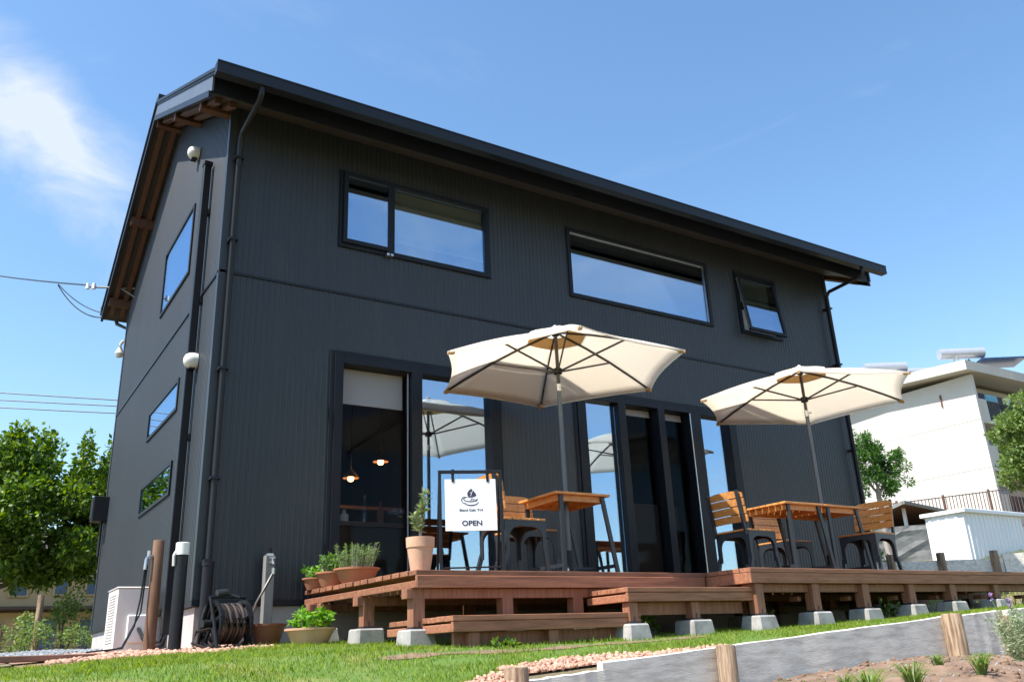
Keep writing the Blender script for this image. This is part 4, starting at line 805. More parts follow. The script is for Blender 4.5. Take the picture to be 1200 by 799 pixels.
for x_, y_, r_, h_, lb, n, hh, sp_, lm, ln, wd, per in ((1.115, -0.80, 0.19, 0.125, 'widest terracotta bowl with bushy rosemary, nearest on the deck edge', 70, 0.22, 0.07, 'leaf_rosemary', 0.026, 0.0022, 46),
        (1.04, -0.46, 0.15, 0.125, 'middle terracotta bowl of leafy herbs on the deck edge', 40, 0.17, 0.05, 'leaf_rosemary', 0.04, 0.010, 16), (0.99, -0.18, 0.12, 0.10, 'smallest terracotta bowl of herbs, closest to the house wall', 24, 0.12, 0.04, 'leaf_basil', 0.04, 0.011, 12)):
    t_ = pot('herb_bowl', lb, 'potted plant', x_, y_, ZD, bowl(r_, h_), 'terra', group='terracotta herb bowls on the deck edge'); soil_disc(t_, x_, y_, ZD + h_ * 0.82, r_ * 0.84)
    stems('foliage', t_, x_, y_, ZD + h_ * 0.82, n, hh, sp_, None, lm, ln, wd, per, 0.4, r_ * 0.72)
gz = zs(0.75, -0.8)
t_ = pot('basil_pot', 'pale terracotta bowl of bright green basil on the lawn', 'potted plant', 0.74, -0.78, gz, bowl(0.20, 0.135), 'terra_pale'); soil_disc(t_, 0.74, -0.78, gz + 0.11, 0.17)
stems('foliage', t_, 0.74, -0.78, gz + 0.11, 34, 0.16, 0.05, None, 'leaf_basil', 0.055, 0.019, 14, 0.5, 0.12)
gz = zs(0.45, -0.42)
t_ = pot('empty_pot', 'empty dark brown bowl planter on the ground left of the basil', 'plant pot', 0.47, -0.43, gz, [(0.001, 0), (0.125, 0), (0.17, 0.15), (0.178, 0.152), (0.178, 0.17), (0.162, 0.17), (0.12, 0.03), (0.001, 0.03)], 'terra_dark')

# ------------------------------------------------------------------ yard fittings by the corner
tp = thing('garden_tap', 'grey square standpipe with a metal tap by the wall', 'tap', (0.575, -0.15, -0.42))
mb = MB(); mb.box(0.533, 0.613, -0.19, -0.11, -0.5, 0.355); mb.build('post', 'greypost', tp, bevel=0.004)
mb = MB(); mb.box(0.545, 0.60, -0.18, -0.12, 0.356, 0.372); mb.tube([(0.575, -0.19, 0.29), (0.575, -0.25, 0.29), (0.577, -0.27, 0.27), (0.577, -0.27, 0.235)], 0.013, 8); mb.tube([(0.575, -0.235, 0.29), (0.575, -0.235, 0.325)], 0.008, 8); mb.bar((0.55, -0.235, 0.33), (0.60, -0.235, 0.33), 0.012, 0.008); mb.tube([(0.577, -0.27, 0.24), (0.577, -0.27, 0.19)], 0.018, 8); mb.build('spout', 'silver', tp, smooth=True)
mb = MB(); mb.tube([(0.575, -0.15, 0.372), (0.575, -0.15, 0.42)], [0.014, 0.02], 8); mb.build('handle', 'black', tp)
rx, ry = 0.15, -0.52; gz = zs(rx, ry)
hr = thing('hose_reel', 'black hose reel wound with dark brown hose by the house corner', 'hose reel', (rx, ry, gz))
ax = Vector((math.cos(R(12)), math.sin(R(12)), 0)); ay = Vector((-ax.y, ax.x, 0)); rc = Vector((rx, ry, gz + 0.195))
for s in (-1, 1):
    mb = MB(); n = 24; c_ = rc + ax * s * 0.125
    for k in range(n):
        a0, a1 = 2 * math.pi * k / n, 2 * math.pi * (k + 1) / n
        mb.bar(c_ + (ay * math.cos(a0) + Vector((0, 0, math.sin(a0)))) * 0.165, c_ + (ay * math.cos(a1) + Vector((0, 0, math.sin(a1)))) * 0.165, 0.026, 0.022, ax)
    for k in range(5): a0 = 2 * math.pi * k / 5 + 0.3; mb.bar(c_, c_ + (ay * math.cos(a0) + Vector((0, 0, math.sin(a0)))) * 0.16, 0.03, 0.015, ax)
    mb.build('flange', 'black', hr)
    mb = MB(); c2 = rc + ax * s * 0.15
    mb.tube([c2 + ay * -0.17 + Vector((0, 0, -0.19)), c2 + ay * -0.1 + Vector((0, 0, 0.0)), c2 + Vector((0, 0, 0.2)), c2 + ay * 0.1, c2 + ay * 0.17 + Vector((0, 0, -0.19))], 0.014, 8); mb.build('stand', 'black', hr, smooth=True)
mb = MB(); pts = []
for i in range(11 * 26 + 1):
    a = 2 * math.pi * i / 26; lay = i / 26; u = -0.10 + 0.20 * ((lay / 11) % 1.0); pts.append(rc + ax * u + (ay * math.cos(a) + Vector((0, 0, math.sin(a)))) * (0.135 + 0.012 * math.sin(lay * 2.2)))
mb.tube(pts, 0.0135, 6); hs = mb.build('hose', 'rubber', hr, smooth=True)
mb = MB(); e = rc + ax * 0.125 + Vector((0, -0.05, 0.03)); mb.tube([e, e + Vector((0.05, 0, -0.02)), Vector((0.42, -0.36, -0.05)), Vector((0.53, -0.29, 0.12)), Vector((0.577, -0.27, 0.20))], 0.011, 7)
mb.build('supply_hose', 'rubber', hr, smooth=True); mb = MB(); e2 = rc - ax * 0.15; mb.tube([e2 + Vector((0, -0.05, -0.04)), e2 + Vector((-0.11, -0.1, -0.06)), e2 + Vector((-0.14, -0.12, -0.14)), e2 + Vector((-0.03, -0.15, -0.185))], 0.011, 7); mb.build('feed_hose', 'rubber', hr, smooth=True)
mb = MB(); mb.tube([rc - ax * 0.2, rc + ax * 0.2], 0.03, 10); mb.tube([rc + Vector((0, 0, 0.2)) - ax * 0.15, rc + Vector((0, 0, 0.2)) + ax * 0.15], 0.013, 8); mb.bar(rc + ax * 0.205, rc + ax * 0.205 + Vector((0, 0, -0.09)), 0.02, 0.03, ax); mb.tube([rc + ax * 0.205 + Vector((0, 0, -0.085)), rc + ax * 0.27 + Vector((0, 0, -0.085))], 0.014, 8); mb.build('axle', 'black', hr, smooth=True)
mb = MB(); q_ = rc + Vector((0, 0, 0.225)) - ax * 0.05; mb.tube([q_ - ax * 0.05, q_ + ax * 0.03 + Vector((0, 0, 0.015)), q_ + ax * 0.07 + Vector((0, 0, -0.01))], [0.028, 0.024, 0.014], 8); mb.tube([q_ + ax * 0.07 + Vector((0, 0, -0.01)), q_ + ax * 0.14 + Vector((0, -0.01, -0.03))], 0.014, 8); mb.build('spray_nozzle', 'darkmetal', hr, smooth=True)
bx_, by_ = -0.365, -0.28; gz = zs(bx_, by_)
bp = thing('tap_post', 'round brown wooden post with a tap near the gable wall', 'post', (bx_, by_, gz))
mb = MB(); mb.lathe([(0.001, -0.2), (0.047, -0.2), (0.045, 0.4), (0.043, 0.845), (0.04, 0.85), (0.001, 0.852)], (bx_, by_, gz), 18); mb.build('post', 'brownlog', bp, smooth=True)
mb = MB(); mb.tube([(bx_ - 0.04, by_ - 0.01, gz + 0.72), (bx_ - 0.075, by_ - 0.02, gz + 0.72), (bx_ - 0.085, by_ - 0.02, gz + 0.70), (bx_ - 0.088, by_ - 0.02, gz + 0.62)], 0.013, 8); mb.tube([(bx_ - 0.07, by_ - 0.02, gz + 0.72), (bx_ - 0.07, by_ - 0.02, gz + 0.765)], 0.012, 8); mb.build('tap', 'silver', bp, smooth=True)
mb = MB(); mb.tube([(bx_ - 0.088, by_ - 0.02, gz + 0.64), (bx_ - 0.1, by_ - 0.02, gz + 0.4), (bx_ - 0.13, by_ - 0.05, gz + 0.2), (bx_ - 0.2, by_ - 0.06, gz + 0.04), (bx_ - 0.45, by_ - 0.1, gz + 0.02)], 0.007, 6); mb.tube([(bx_ - 0.075, by_ - 0.02, gz + 0.66), (bx_ - 0.085, by_, gz + 0.3), (bx_ - 0.19, by_ + 0.02, gz + 0.05), (bx_ - 0.3, by_ + 0.15, gz + 0.02)], 0.007, 6); mb.build('hose', 'black', bp, smooth=True)
qx, qy = -0.225, -0.50; gz = zs(qx, qy)
pp = thing('vent_pipe', 'black standing pipe with a white cap beside the brown post', 'pipe', (qx, qy, gz))
mb = MB(); mb.tube([(qx, qy, gz - 0.1), (qx, qy, gz + 0.80)], 0.047, 18); mb.build('pipe', 'black', pp, smooth=True)
mb = MB(); mb.tube([(qx, qy, gz + 0.725), (qx, qy, gz + 0.815), (qx, qy, gz + 0.82)], [0.052, 0.052, 0.046], 18); mb.build('cap', 'white', pp, smooth=True)
mb = MB(); mb.tube([(qx - 0.05, qy - 0.01, gz + 0.75), (qx - 0.065, qy - 0.015, gz + 0.72), (qx - 0.06, qy - 0.01, gz + 0.64)], 0.011, 6); mb.build('cord', 'offwhite', pp)
ac = thing('air_conditioner', 'white outdoor air conditioner unit by the gable wall', 'air conditioner', (-0.31, 1.35, -0.415))
mb = MB(); mb.box(-0.44, -0.13, 0.98, 1.50, -0.37, 0.17); mb.box(-0.45, -0.12, 0.97, 1.51, 0.171, 0.185); mb.build('casing', 'offwhite', ac, bevel=0.008)
mb = MB()
for k in range(18): mb.box(-0.448, -0.441, 1.06, 1.42, -0.29 + k * 0.024, -0.282 + k * 0.024)
mb.build('grille', 'offwhite', ac)
mb = MB(); mb.box(-0.34, -0.15, 0.955, 0.979, -0.30, -0.06); mb.build('valve_cover', 'white', ac, bevel=0.01)
for yy in (1.06, 1.40): mb = MB(); mb.box(-0.43, -0.14, yy - 0.05, yy + 0.05, -0.47, -0.371); mb.build('foot', 'footing', ac)
mb = MB(); mb.obox((-0.95, -0.55, zs(-0.95, -0.55) + 0.022), ((0.93, 0.36, 0), (-0.36, 0.93, 0), (0, 0, 1)), (0.75, 0.12, 0.02)); tag(mb.build('edging_board', 'mulch', None, bevel=0.004), 'flat brown edging board lying between lawn and grey gravel', 'board')

# ------------------------------------------------------------------ sleepers and log posts in front
def sleeper(x0, x1, y, label, hgt=0.26, dz=0.0, th=0.055):
    mb = MB(); n = 14; vs_, f_ = [], []
    for i in range(n + 1):
        x = x0 + (x1 - x0) * i / n; zt = float(zboard(x)) + dz + random.uniform(-0.003, 0.003); jy = random.uniform(-0.002, 0.002)
        vs_ += [(x, y + jy, zt - hgt), (x, y + jy, zt), (x, y + th, zt - random.uniform(0, .004)), (x, y + th, zt - hgt)]
    for i in range(n):
        a = i * 4; b = a + 4; f_ += [(a, b, b + 1, a + 1), (a + 1, b + 1, b + 2, a + 2), (a + 2, b + 2, b + 3, a + 3), (a + 3, b + 3, b, a)]
    f_ += [(0, 1, 2, 3), (n * 4, n * 4 + 3, n * 4 + 2, n * 4 + 1)]; mb.add(vs_, f_)
    return tag(mb.build('sleeper', 'sleeper', None, bevel=0.006), label, 'sleeper', 'grey sleepers edging the lawn')
sleeper(0.98, 1.64, YB - 0.062, 'low grey sleeper at the left end of the lawn edging, behind a short log', 0.28, -0.028)
sleeper(1.58, 5.13, YB - 0.062, 'long grey sleeper in the middle of the lawn edging with a log before it', 0.34, 0.012)
sleeper(5.16, 5.93, YB - 0.04, 'short grey sleeper between the two right log posts', 0.36, 0.0)
sleeper(5.97, 8.2, YB - 0.10, 'grey sleeper at the right end beside the lavender', 0.36, -0.005)
def logpost(x, y, zt, zb_, r_, label):
    mb = MB(); mb.lathe([(0.001, zb_), (r_ * 1.03, zb_), (r_ * 1.0, zt - 0.01), (r_ * 0.93, zt), (0.001, zt + 0.003)], (x, y, 0), 20); o_ = mb.build('log_post', 'log', None, smooth=True); return tag(o_, label, 'post', 'log posts holding the sleepers')
logpost(0.93, YB - 0.14, -0.59, -1.2, 0.068, 'lowest log post at the left end of the sleepers')
logpost(2.53, YB - 0.135, -0.527, -1.2, 0.062, 'log post in front of the long grey sleeper')
logpost(5.09, YB - 0.125, -0.372, -1.2, 0.078, 'tallest log post where the long and short sleepers meet')
logpost(5.965, YB - 0.075, -0.40, -1.2, 0.05, 'slim log post beside the lavender clump')

def grass_tuft(x, y, n, h, label, m='leaf_pale', name='grass_tuft', group='grass tufts in the soil bed'):
    z = zs(x, y); V_, F_ = [], []
    for i in range(n):
        a = random.uniform(0, 6.28); hh = h * random.uniform(0.6, 1.15); ln = random.uniform(0.3, 1.1) * hh; d = np.array([math.cos(a), math.sin(a), 0]); s = np.array([-d[1], d[0], 0]) * 0.006; p = np.array([x, y, z]) + d * random.uniform(0, 0.025)
        k = len(V_); q = [p, p + d * ln * 0.35 + np.array([0, 0, hh * 0.65]), p + d * ln * 0.75 + np.array([0, 0, hh * 0.95]), p + d * ln * 1.15 + np.array([0, 0, hh * 0.8])]
        for j, c_ in enumerate(q): V_ += [c_ - s * (1 - j * 0.28), c_ + s * (1 - j * 0.28)]
        F_ += [(k + 2 * j, k + 2 * j + 1, k + 2 * j + 3, k + 2 * j + 2) for j in range(3)]
    return tag(np_mesh(name, np.array(V_), np.array(F_), m), label, 'grass tuft', group)
grass_tuft(1.94, -4.58, 60, 0.13, 'leftmost grass tuft in the soil bed, before the long sleeper'); grass_tuft(2.42, -4.60, 80, 0.15, 'grass tuft right of the leftmost one at the bottom of the soil')
grass_tuft(2.78, -4.62, 80, 0.14, 'broad grass tuft between two others at the soil bed centre'); grass_tuft(3.22, -4.75, 55, 0.11, 'small grass tuft in the bare soil below the tall log post'); grass_tuft(4.0, -4.85, 60, 0.12, 'rightmost grass tuft at the soil bed edge'); grass_tuft(3.6, -4.25, 40, 0.08, 'tiny grass tuft between the tall log post and the lavender'); grass_tuft(2.75, -4.2, 40, 0.08, 'tiny grass tuft close to the foot of the long sleeper')
lv = thing('lavender', 'lavender clump with grey green leaves and purple flower spikes', 'plant', (4.62, -4.30, zs(4.62, -4.3)))
z0 = zs(4.62, -4.3); stems('foliage', lv, 4.62, -4.30, z0, 120, 0.36, 0.17, None, 'leaf_lav', 0.055, 0.0035, 26, 0.45, 0.10, 'leaf_lav', 0.05, 0.002)
P, Dv = [], []
for (u_x, u_y, hh) in ((-0.22, 0.07, 0.47), (-0.17, -0.02, 0.43), (0.14, 0.0, 0.50)):
    P, Dv = [], []
    for k in range(26): P.append((4.62 + u_x + random.uniform(-.008, .008), -4.3 + u_y + random.uniform(-.008, .008), z0 + hh - random.uniform(0, 0.06))); Dv.append((random.uniform(-1, 1), random.uniform(-1, 1), 0.6))
    V_, F_ = leaves(np.array(P), np.array(Dv), 0.018, 0.006, 0.3); np_mesh('flower', V_, F_, 'flower_lav', lv)
for (u_x, u_y, hh) in ((-0.22, 0.07, 0.43), (-0.17, -0.02, 0.39), (0.14, 0.0, 0.46)): mb = MB(); mb.tube([(4.62 + u_x * 0.2, -4.3 + u_y * 0.2, z0), (4.62 + u_x * 0.7, -4.3 + u_y * 0.7, z0 + hh * 0.6), (4.62 + u_x, -4.3 + u_y, z0 + hh)], 0.0025, 5); mb.build('flower_stalk', 'leaf_lav', lv)
for i, (x_, y_, h_, lb) in enumerate(((1.5, -2.52, 0.06, 'small weed in front of the lowest step'), (2.95, -2.15, 0.2, 'leafy weed under the deck behind the lowest step'), (3.32, -1.9, 0.2, 'leafy weed under the upper step'), (4.35, -2.2, 0.16, 'weed beneath the deck between two footings'), (5.9, -2.35, 0.2, 'tall weed beneath the deck beside a footing'), (6.3, -2.1, 0.13, 'short weed deep beneath the right part of the deck'))):
    wd_ = thing('weed', lb, 'weed', (x_, y_, zs(x_, y_)), 'weeds under the deck'); stems('foliage', wd_, x_, y_, zs(x_, y_), 7, h_, 0.07, None, 'leaf_plum', 0.05, 0.014, 12, 0.5, 0.06)

# ------------------------------------------------------------------ trees and background, left
def limb(mb, p, q, r0, r1, wig=0.06, n=6):
    p = Vector(p); q = Vector(q); L = (q - p).length; pts = [p.lerp(q, i / n) + Vector((random.uniform(-1, 1), random.uniform(-1, 1), random.uniform(-0.5, 0.5))) * wig * L * math.sin(math.pi * i / n) for i in range(n + 1)]
    mb.tube(pts, [r0 + (r1 - r0) * i / n for i in range(n + 1)], 8); return pts
def tree(name, label, base, h_trunk, r0, limbs, clumps, m, bark, per, ln, wd, group=None, jit=0.9, shell=0.55, cat='tree'):
    t_ = thing(name, label, cat, base, group); mb = MB(); b = Vector(base); top = b + Vector((0, 0, h_trunk)); limb(mb, b - Vector((0, 0, 0.2)), top, r0, r0 * 0.75, 0.02)
    for q in limbs:
        pts = limb(mb, top - Vector((0, 0, 0.05)), q, r0 * 0.55, r0 * 0.12, 0.07)
        for k in range(3):
            a = pts[2 + k]; limb(mb, a, a + Vector((random.uniform(-1, 1), random.uniform(-1, 1), random.uniform(0.2, 1))) * 0.5, r0 * 0.2, r0 * 0.05, 0.08, 4)
    mb.build('trunk', bark, t_, smooth=True); crown('crown', m, t_, clumps, per, ln, wd, jit, shell); return t_
cl = []
tc_ = Vector((-0.62, 10.9, 2.02))
for i in range(85):
    d = Vector((random.gauss(0, 1), random.gauss(0, 1), random.gauss(0, 1))).normalized(); q = random.uniform(0.45, 1.0)
    c_ = tc_ + Vector((d.x * 1.75, d.y * 1.8, d.z * 1.15 + 0.05)) * q
    if c_.x > 0.85: c_.x = 0.85 - random.uniform(0, 0.4)
    r_ = random.uniform(0.24, 0.46); cl.append((tuple(c_), (r_, r_, r_ * 0.75)))
for i in range(34):                                              # long upright shoots above the crown
    x_ = random.uniform(-2.3, 0.95); y_ = 10.9 + random.uniform(-1, 1); z_ = 2.62 + 0.5 * math.cos((x_ + 0.7) * 0.9)
    for k in range(4): cl.append(((x_ + 0.05 * k, y_, z_ + 0.19 * k), (0.13 - 0.02 * k, 0.13 - 0.02 * k, 0.19)))
tree('garden_tree', 'broad green tree with upright shoots beside the gable end', (-1.25, 10.9, -0.45), 1.25, 0.12, [(-0.2, 10.6, 1.9), (0.35, 10.7, 1.75), (-0.7, 11.2, 2.8), (-2.1, 10.8, 2.2), (-1.5, 11.3, 3.0), (-0.2, 11.2, 2.8)], cl, 'leaf_plum', 'bark', 900, 0.10, 0.034, None, 0.9, 0.3)
th = thing('tan_house', 'tan rendered house behind the left tree', 'house', (-1.5, 22.5, -0.45))
mb = MB(); mb.box(-7, 4.0, 20.2, 25, -0.5, 2.55); mb.build('wall', 'tan', th)
mb = MB(); mb.box(-7.1, 4.1, 20.12, 20.2, 1.02, 1.12); mb.box(-7.15, 4.1, 19.75, 20.12, 1.08, 1.16); mb.build('canopy', 'brown_roof', th)
mb = MB(); mb.add([(-7.4, 19.8, 2.551), (4.4, 19.8, 2.551), (4.4, 25.4, 2.551), (-7.4, 25.4, 2.551), (-5.0, 22.6, 3.6), (2.0, 22.6, 3.6)], [(0, 1, 5, 4), (1, 2, 5), (2, 3, 4, 5), (3, 0, 4), (3, 2, 1, 0)]); mb.build('roof', 'brown_roof', th)
for a, b, c_, d_ in ((-0.35, 0.15, 1.42, 1.95), (0.75, 1.15, 1.45, 1.95), (1.55, 2.1, 1.45, 1.95), (-1.6, -1.1, 1.42, 1.95), (0.1, 1.0, -0.05, 0.85), (-1.3, -0.35, -0.05, 0.8), (1.5, 2.3, -0.05, 0.85)):
    mb = MB(); mb.box(a, b, 20.15, 20.199, c_, d_); f_ = mb.build('window', 'tan', th); pane('pane', (a + 0.05, b - 0.05, c_ + 0.05, d_ - 0.05), 20.138, 'winblue', f_)
def bush(name, label, c_, r_, m, n=9, per=420, ln=0.07, wd=0.025, cat='shrub', group=None):
    g0 = zs(c_[0], c_[1]); t_ = thing(name, label, cat, (c_[0], c_[1], g0), group); cl_ = []
    for i in range(n):
        d = Vector((random.gauss(0, 1), random.gauss(0, 1), random.gauss(0, 1))).normalized(); k = random.uniform(0.35, 0.5); cl_.append(((c_[0] + d.x * r_[0] * 0.62, c_[1] + d.y * r_[1] * 0.62, c_[2] + d.z * r_[2] * 0.62), (r_[0] * k, r_[1] * k, r_[2] * k)))
    mb = MB()
    for i in range(4): limb(mb, (c_[0] + random.uniform(-.05, .05), c_[1], g0 - 0.05), cl_[i][0], 0.02, 0.008, 0.08, 4)
    mb.build('stem', 'bark', t_); crown('foliage', m, t_, cl_, per, ln, wd, 0.9, 0.4); return t_
bush('garden_shrub', 'rounded green shrub against the tan house, beside the cafe gable', (0.30, 11.6, 0.55), (0.42, 0.42, 0.52), 'leaf_pale', 10, 520)
bush('garden_shrub', 'lower green shrub left of the wooden post, before the tan house', (-0.02 - 0.2, 13.0, 0.25), (0.42, 0.4, 0.42), 'leaf_pale', 8, 420)
pz = zs(-0.38, 9.35); mb = MB(); mb.lathe([(0.001, pz - 0.2), (0.055, pz - 0.2), (0.05, pz + 0.93), (0.001, pz + 0.935)], (-0.38, 9.35, 0), 14); tag(mb.build('wooden_post', 'log', None, smooth=True), 'weathered round post standing in the hedge under the tree', 'post')
hg = thing('hedge', 'low mixed hedge of pale shrubs behind the grey gravel', 'hedge', (-0.6, 9.0, -0.42)); cl = []
for i in range(46): x_ = random.uniform(-2.6, 0.9); cl.append(((x_, 8.9 + random.uniform(-0.4, 0.7), -0.12 + random.uniform(0, 0.30)), (0.2, 0.2, 0.15)))
crown('foliage', 'leaf_pale', hg, cl, 700, 0.06, 0.014, 0.9, 0.2)
for i in range(14): mb = MB(); x_ = random.uniform(-2.5, 0.8); y_ = 8.9 + random.uniform(-0.3, 0.6); mb.tube([(x_, y_, -0.3), (x_ + random.uniform(-.05, .05), y_, 0.1)], [0.008, 0.003], 5); mb.build('stem', 'bark', hg)
fz = thing('mesh_fence', 'thin dark garden fence in front of the tan house', 'fence', (-0.5, 17.5, -0.45))
for k in range(9): mb = MB(); mb.box(-3.5 + k * 0.75, -3.46 + k * 0.75, 17.48, 17.52, -0.5, 0.55); mb.build('post', 'rust', fz)
mb = MB()
for zz in (-0.2, 0.02, 0.24, 0.46): mb.box(-3.5, 2.5, 17.49, 17.51, zz, zz + 0.02)
mb.build('rail', 'rust', fz)
# power lines and service cable
def cable(name, label, p, q, sag, r_, group=None, cat='power line'):
    p = Vector(p); q = Vector(q); mb = MB(); mb.tube([p.lerp(q, i / 20) - Vector((0, 0, sag * 4 * (i / 20) * (1 - i / 20))) for i in range(21)], r_, 5); return tag(mb.build(name, 'wire', None), label, cat, group)
for k, (za, zb2, lb) in enumerate(((12.87, 12.16, 'top one of three power lines left of the house'), (12.5, 11.86, 'middle one of three power lines left of the house'), (12.13, 11.5, 'lowest one of three power lines left of the house'))):
    a = Vector((-1.05, 39.6, za)); b = Vector((3.9, 36.37, zb2)); d = b - a; cable('power_line', lb, a - d * 6, b + d * 3, 0.5, 0.028, 'power lines beyond the tree')
cable('service_cable', 'overhead cable running from the left to the bracket under the eave', (-0.62, 5.80, 5.0), (-6.5, 27.0, 14.2), 0.35, 0.013, None, 'cable')
cable('service_cable', 'slack looped cable drooping below the eave bracket', (-0.34, 6.2, 4.66), (-0.95, 7.05, 5.42), 0.14, 0.010, None, 'cable'); cable('service_cable', 'tighter looped cable just above the slack loop at the eave', (-0.34, 6.15, 4.72), (-0.95, 7.05, 5.44), 0.08, 0.008, None, 'cable')

# ------------------------------------------------------------------ background, right
XA, YA = 44.73, 16.93
ap = thing('apartment_block', 'white flat roofed apartment block on the rise behind the shed', 'building', (XA, YA, 2.0))
zE, zW = 12.9, 0.5
mb = MB(); mb.box(XA + 0.2, XA + 26, YA + 1.5, YA + 11, zW, zE); mb.box(XA, XA + 0.2, YA, YA + 11, zW, zE); mb.build('wall', 'apart', ap)
rz0, rz1 = 13.0, 13.55; xo = XA - 0.85; yo = YA - 0.3
mb = MB(); mb.add([(xo, yo, rz0), (XA + 27, yo, rz0), (XA + 27, YA + 5.5, rz0 + 0.35), (xo, YA + 5.5, rz0 + 0.35), (XA + 27, YA + 12, rz0), (xo, YA + 12, rz0), (xo, yo, rz1), (XA + 27, yo, rz1), (XA + 27, YA + 5.5, rz1 + 0.35), (xo, YA + 5.5, rz1 + 0.35), (XA + 27, YA + 12, rz1), (xo, YA + 12, rz1)],
    [(0, 3, 2, 1), (3, 5, 4, 2), (6, 7, 8, 9), (9, 8, 10, 11), (0, 1, 7, 6), (5, 11, 10, 4), (0, 6, 9, 3), (3, 9, 11, 5), (1, 2, 8, 7), (2, 4, 10, 8)]); mb.build('roof', 'apart', ap)
mb = MB(); mb.box(XA - 0.012, XA - 0.002, YA, YA + 11, 10.35, 10.375); mb.box(XA - 0.012, XA - 0.002, YA, YA + 11, 7.7, 7.725); mb.build('joint', 'jointgrey', ap)
mb = MB(); mb.box(XA - 0.07, XA - 0.002, YA + 1.95, YA + 2.03, 11.5, 12.2); mb.build('vent_pipe', 'rust', ap)
for fl in range(4):
    z_ = 10.35 - 2.65 * fl
    mb = MB(); mb.box(XA + 0.201, XA + 25, YA + 0.02, YA + 1.499, z_ - 0.18, z_); mb.box(XA + 0.201, XA + 1.0, YA + 0.02, YA + 0.12, z_ + 0.001, z_ + 1.2); bal = mb.build('balcony', 'apart', ap)
    mb = MB()
    for k in range(120): mb.box(XA + 1.05 + k * 0.13, XA + 1.09 + k * 0.13, YA + 0.05, YA + 0.09, z_ + 0.001, z_ + 1.1)
    mb.box(XA + 1.0, XA + 25, YA + 0.04, YA + 0.10, z_ + 1.1005, z_ + 1.16); mb.build('railing', 'wire', bal)
    for k in range(5):
        mb = MB(); mb.box(XA + 1.3 + k * 4.8, XA + 3.9 + k * 4.8, YA + 1.44, YA + 1.498, z_ + 0.05, z_ + 2.0); f_ = mb.build('window', 'greypost', ap); pane('pane', (XA + 1.4 + k * 4.8, XA + 3.8 + k * 4.8, z_ + 0.12, z_ + 1.92), YA + 1.43, 'winblue', f_)
def laundry(x, w_, h_, m, label):
    n = 8; mb = MB(); zt = 11.95
    vs_ = [(x + w_ * i / n, YA + 0.2 + 0.03 * math.sin(i * 2.1 + x), zt - h_ * j) for j in (0, 0.5, 1) for i in range(n + 1)]; mb.add(vs_, [(j * (n + 1) + i, j * (n + 1) + i + 1, (j + 1) * (n + 1) + i + 1, (j + 1) * (n + 1) + i) for j in range(2) for i in range(n)])
    o_ = mb.build('laundry', m, None); s_ = o_.modifiers.new('t', 'SOLIDIFY'); s_.thickness = 0.02; return tag(o_, label, 'laundry', 'laundry on the top balcony')
laundry(XA + 0.7, 0.5, 0.65, 'darkcloth', 'dark garment at the left end of the top balcony'); laundry(XA + 1.35, 1.1, 0.45, 'bluecloth', 'pale blue cloth on the top balcony'); laundry(XA + 2.6, 0.5, 0.8, 'darkcloth', 'dark garment right of the blue cloth on the balcony'); laundry(XA + 3.3, 0.8, 0.6, 'whitecloth', 'white cloth at the right on the top balcony')
def heater(x, y, z, label, L=2.6):
    t_ = thing('solar_heater', label, 'water heater', (x, y, z), 'solar water heaters on the apartment roof'); h_ = Vector((0.84, -0.54, 0)) * (L / 2)
    mb = MB(); mb.tube([Vector((x, y, z + 0.85)) - h_, Vector((x, y, z + 0.85)) + h_], 0.31, 20); mb.build('tank', 'tank', t_, smooth=True)
    mb = MB(); mb.obox((x + 1.9, y - 1.0, z + 0.26), (h_.normalized(), Vector((-0.54, -0.84, 0.10)).normalized(), h_.normalized().cross(Vector((-0.54, -0.84, 0.10)).normalized())), (L / 2, 0.7, 0.05)); mb.build('panel', 'solar', t_)
    mb = MB()
    for s in (-0.7, 0.7): mb.bar((x + s, y + 0.3, z), (x + s, y, z + 0.6), 0.06, 0.06); mb.bar((x + s, y - 0.3, z), (x + s, y, z + 0.6), 0.06, 0.06)
    mb.build('stand', 'greypost', t_)
heater(XA + 1.9, YA + 1.3, 13.95, 'solar water heater standing alone nearest the roof corner'); heater(XA + 0.5, YA + 5.4, 14.1, 'left one of two solar heaters behind the right umbrella'); heater(XA + 3.4, YA + 5.4, 14.15, 'right one of two solar heaters behind the right umbrella')
# shed
sh = thing('storage_shed', 'white ribbed metal storage shed beyond the deck', 'shed', (18.9, 4.2, 0.9)); SX, SY, SZ = 17.69, 3.51, 0.7
mb = MB()
def ribs(fn, u0, u1, zb_, zt, pitch=0.17):
    k = u0; pr = []
    while k < u1 - 1e-6:
        for ph, of in ((0, 0), (0.62, 0), (0.7, 0.018), (0.92, 0.018)):
            if k + ph * pitch < u1: pr.append((k + ph * pitch, of))
        k += pitch
    pr.append((u1, 0))
    for (a, oa), (b, ob_) in zip(pr[:-1], pr[1:]): mb.add([fn(a, oa, zb_), fn(b, ob_, zb_), fn(b, ob_, zt), fn(a, oa, zt)], [(0, 1, 2, 3)])
ribs(lambda u, o, z: (u, SY - o, z), SX, SX + 2.45, SZ, 2.04); ribs(lambda u, o, z: (SX - o, u, z), SY, SY + 0.95, SZ, 2.04, 0.22); mb.add([(SX + 2.45, SY, SZ), (SX + 2.45, SY + 0.95, SZ), (SX + 2.45, SY + 0.95, 2.04), (SX + 2.45, SY, 2.04)], [(0, 1, 2, 3)]); mb.add([(SX, SY + 0.95, SZ), (SX + 2.45, SY + 0.95, SZ), (SX + 2.45, SY + 0.95, 2.04), (SX, SY + 0.95, 2.04)], [(0, 3, 2, 1)])
mb.build('wall', 'shed', sh, fixn=False)
mb = MB(); mb.box(SX - 0.08, SX + 2.55, SY - 0.1, SY + 1.03, 2.041, 2.13); mb.build('roof', 'shed', sh, bevel=0.01)
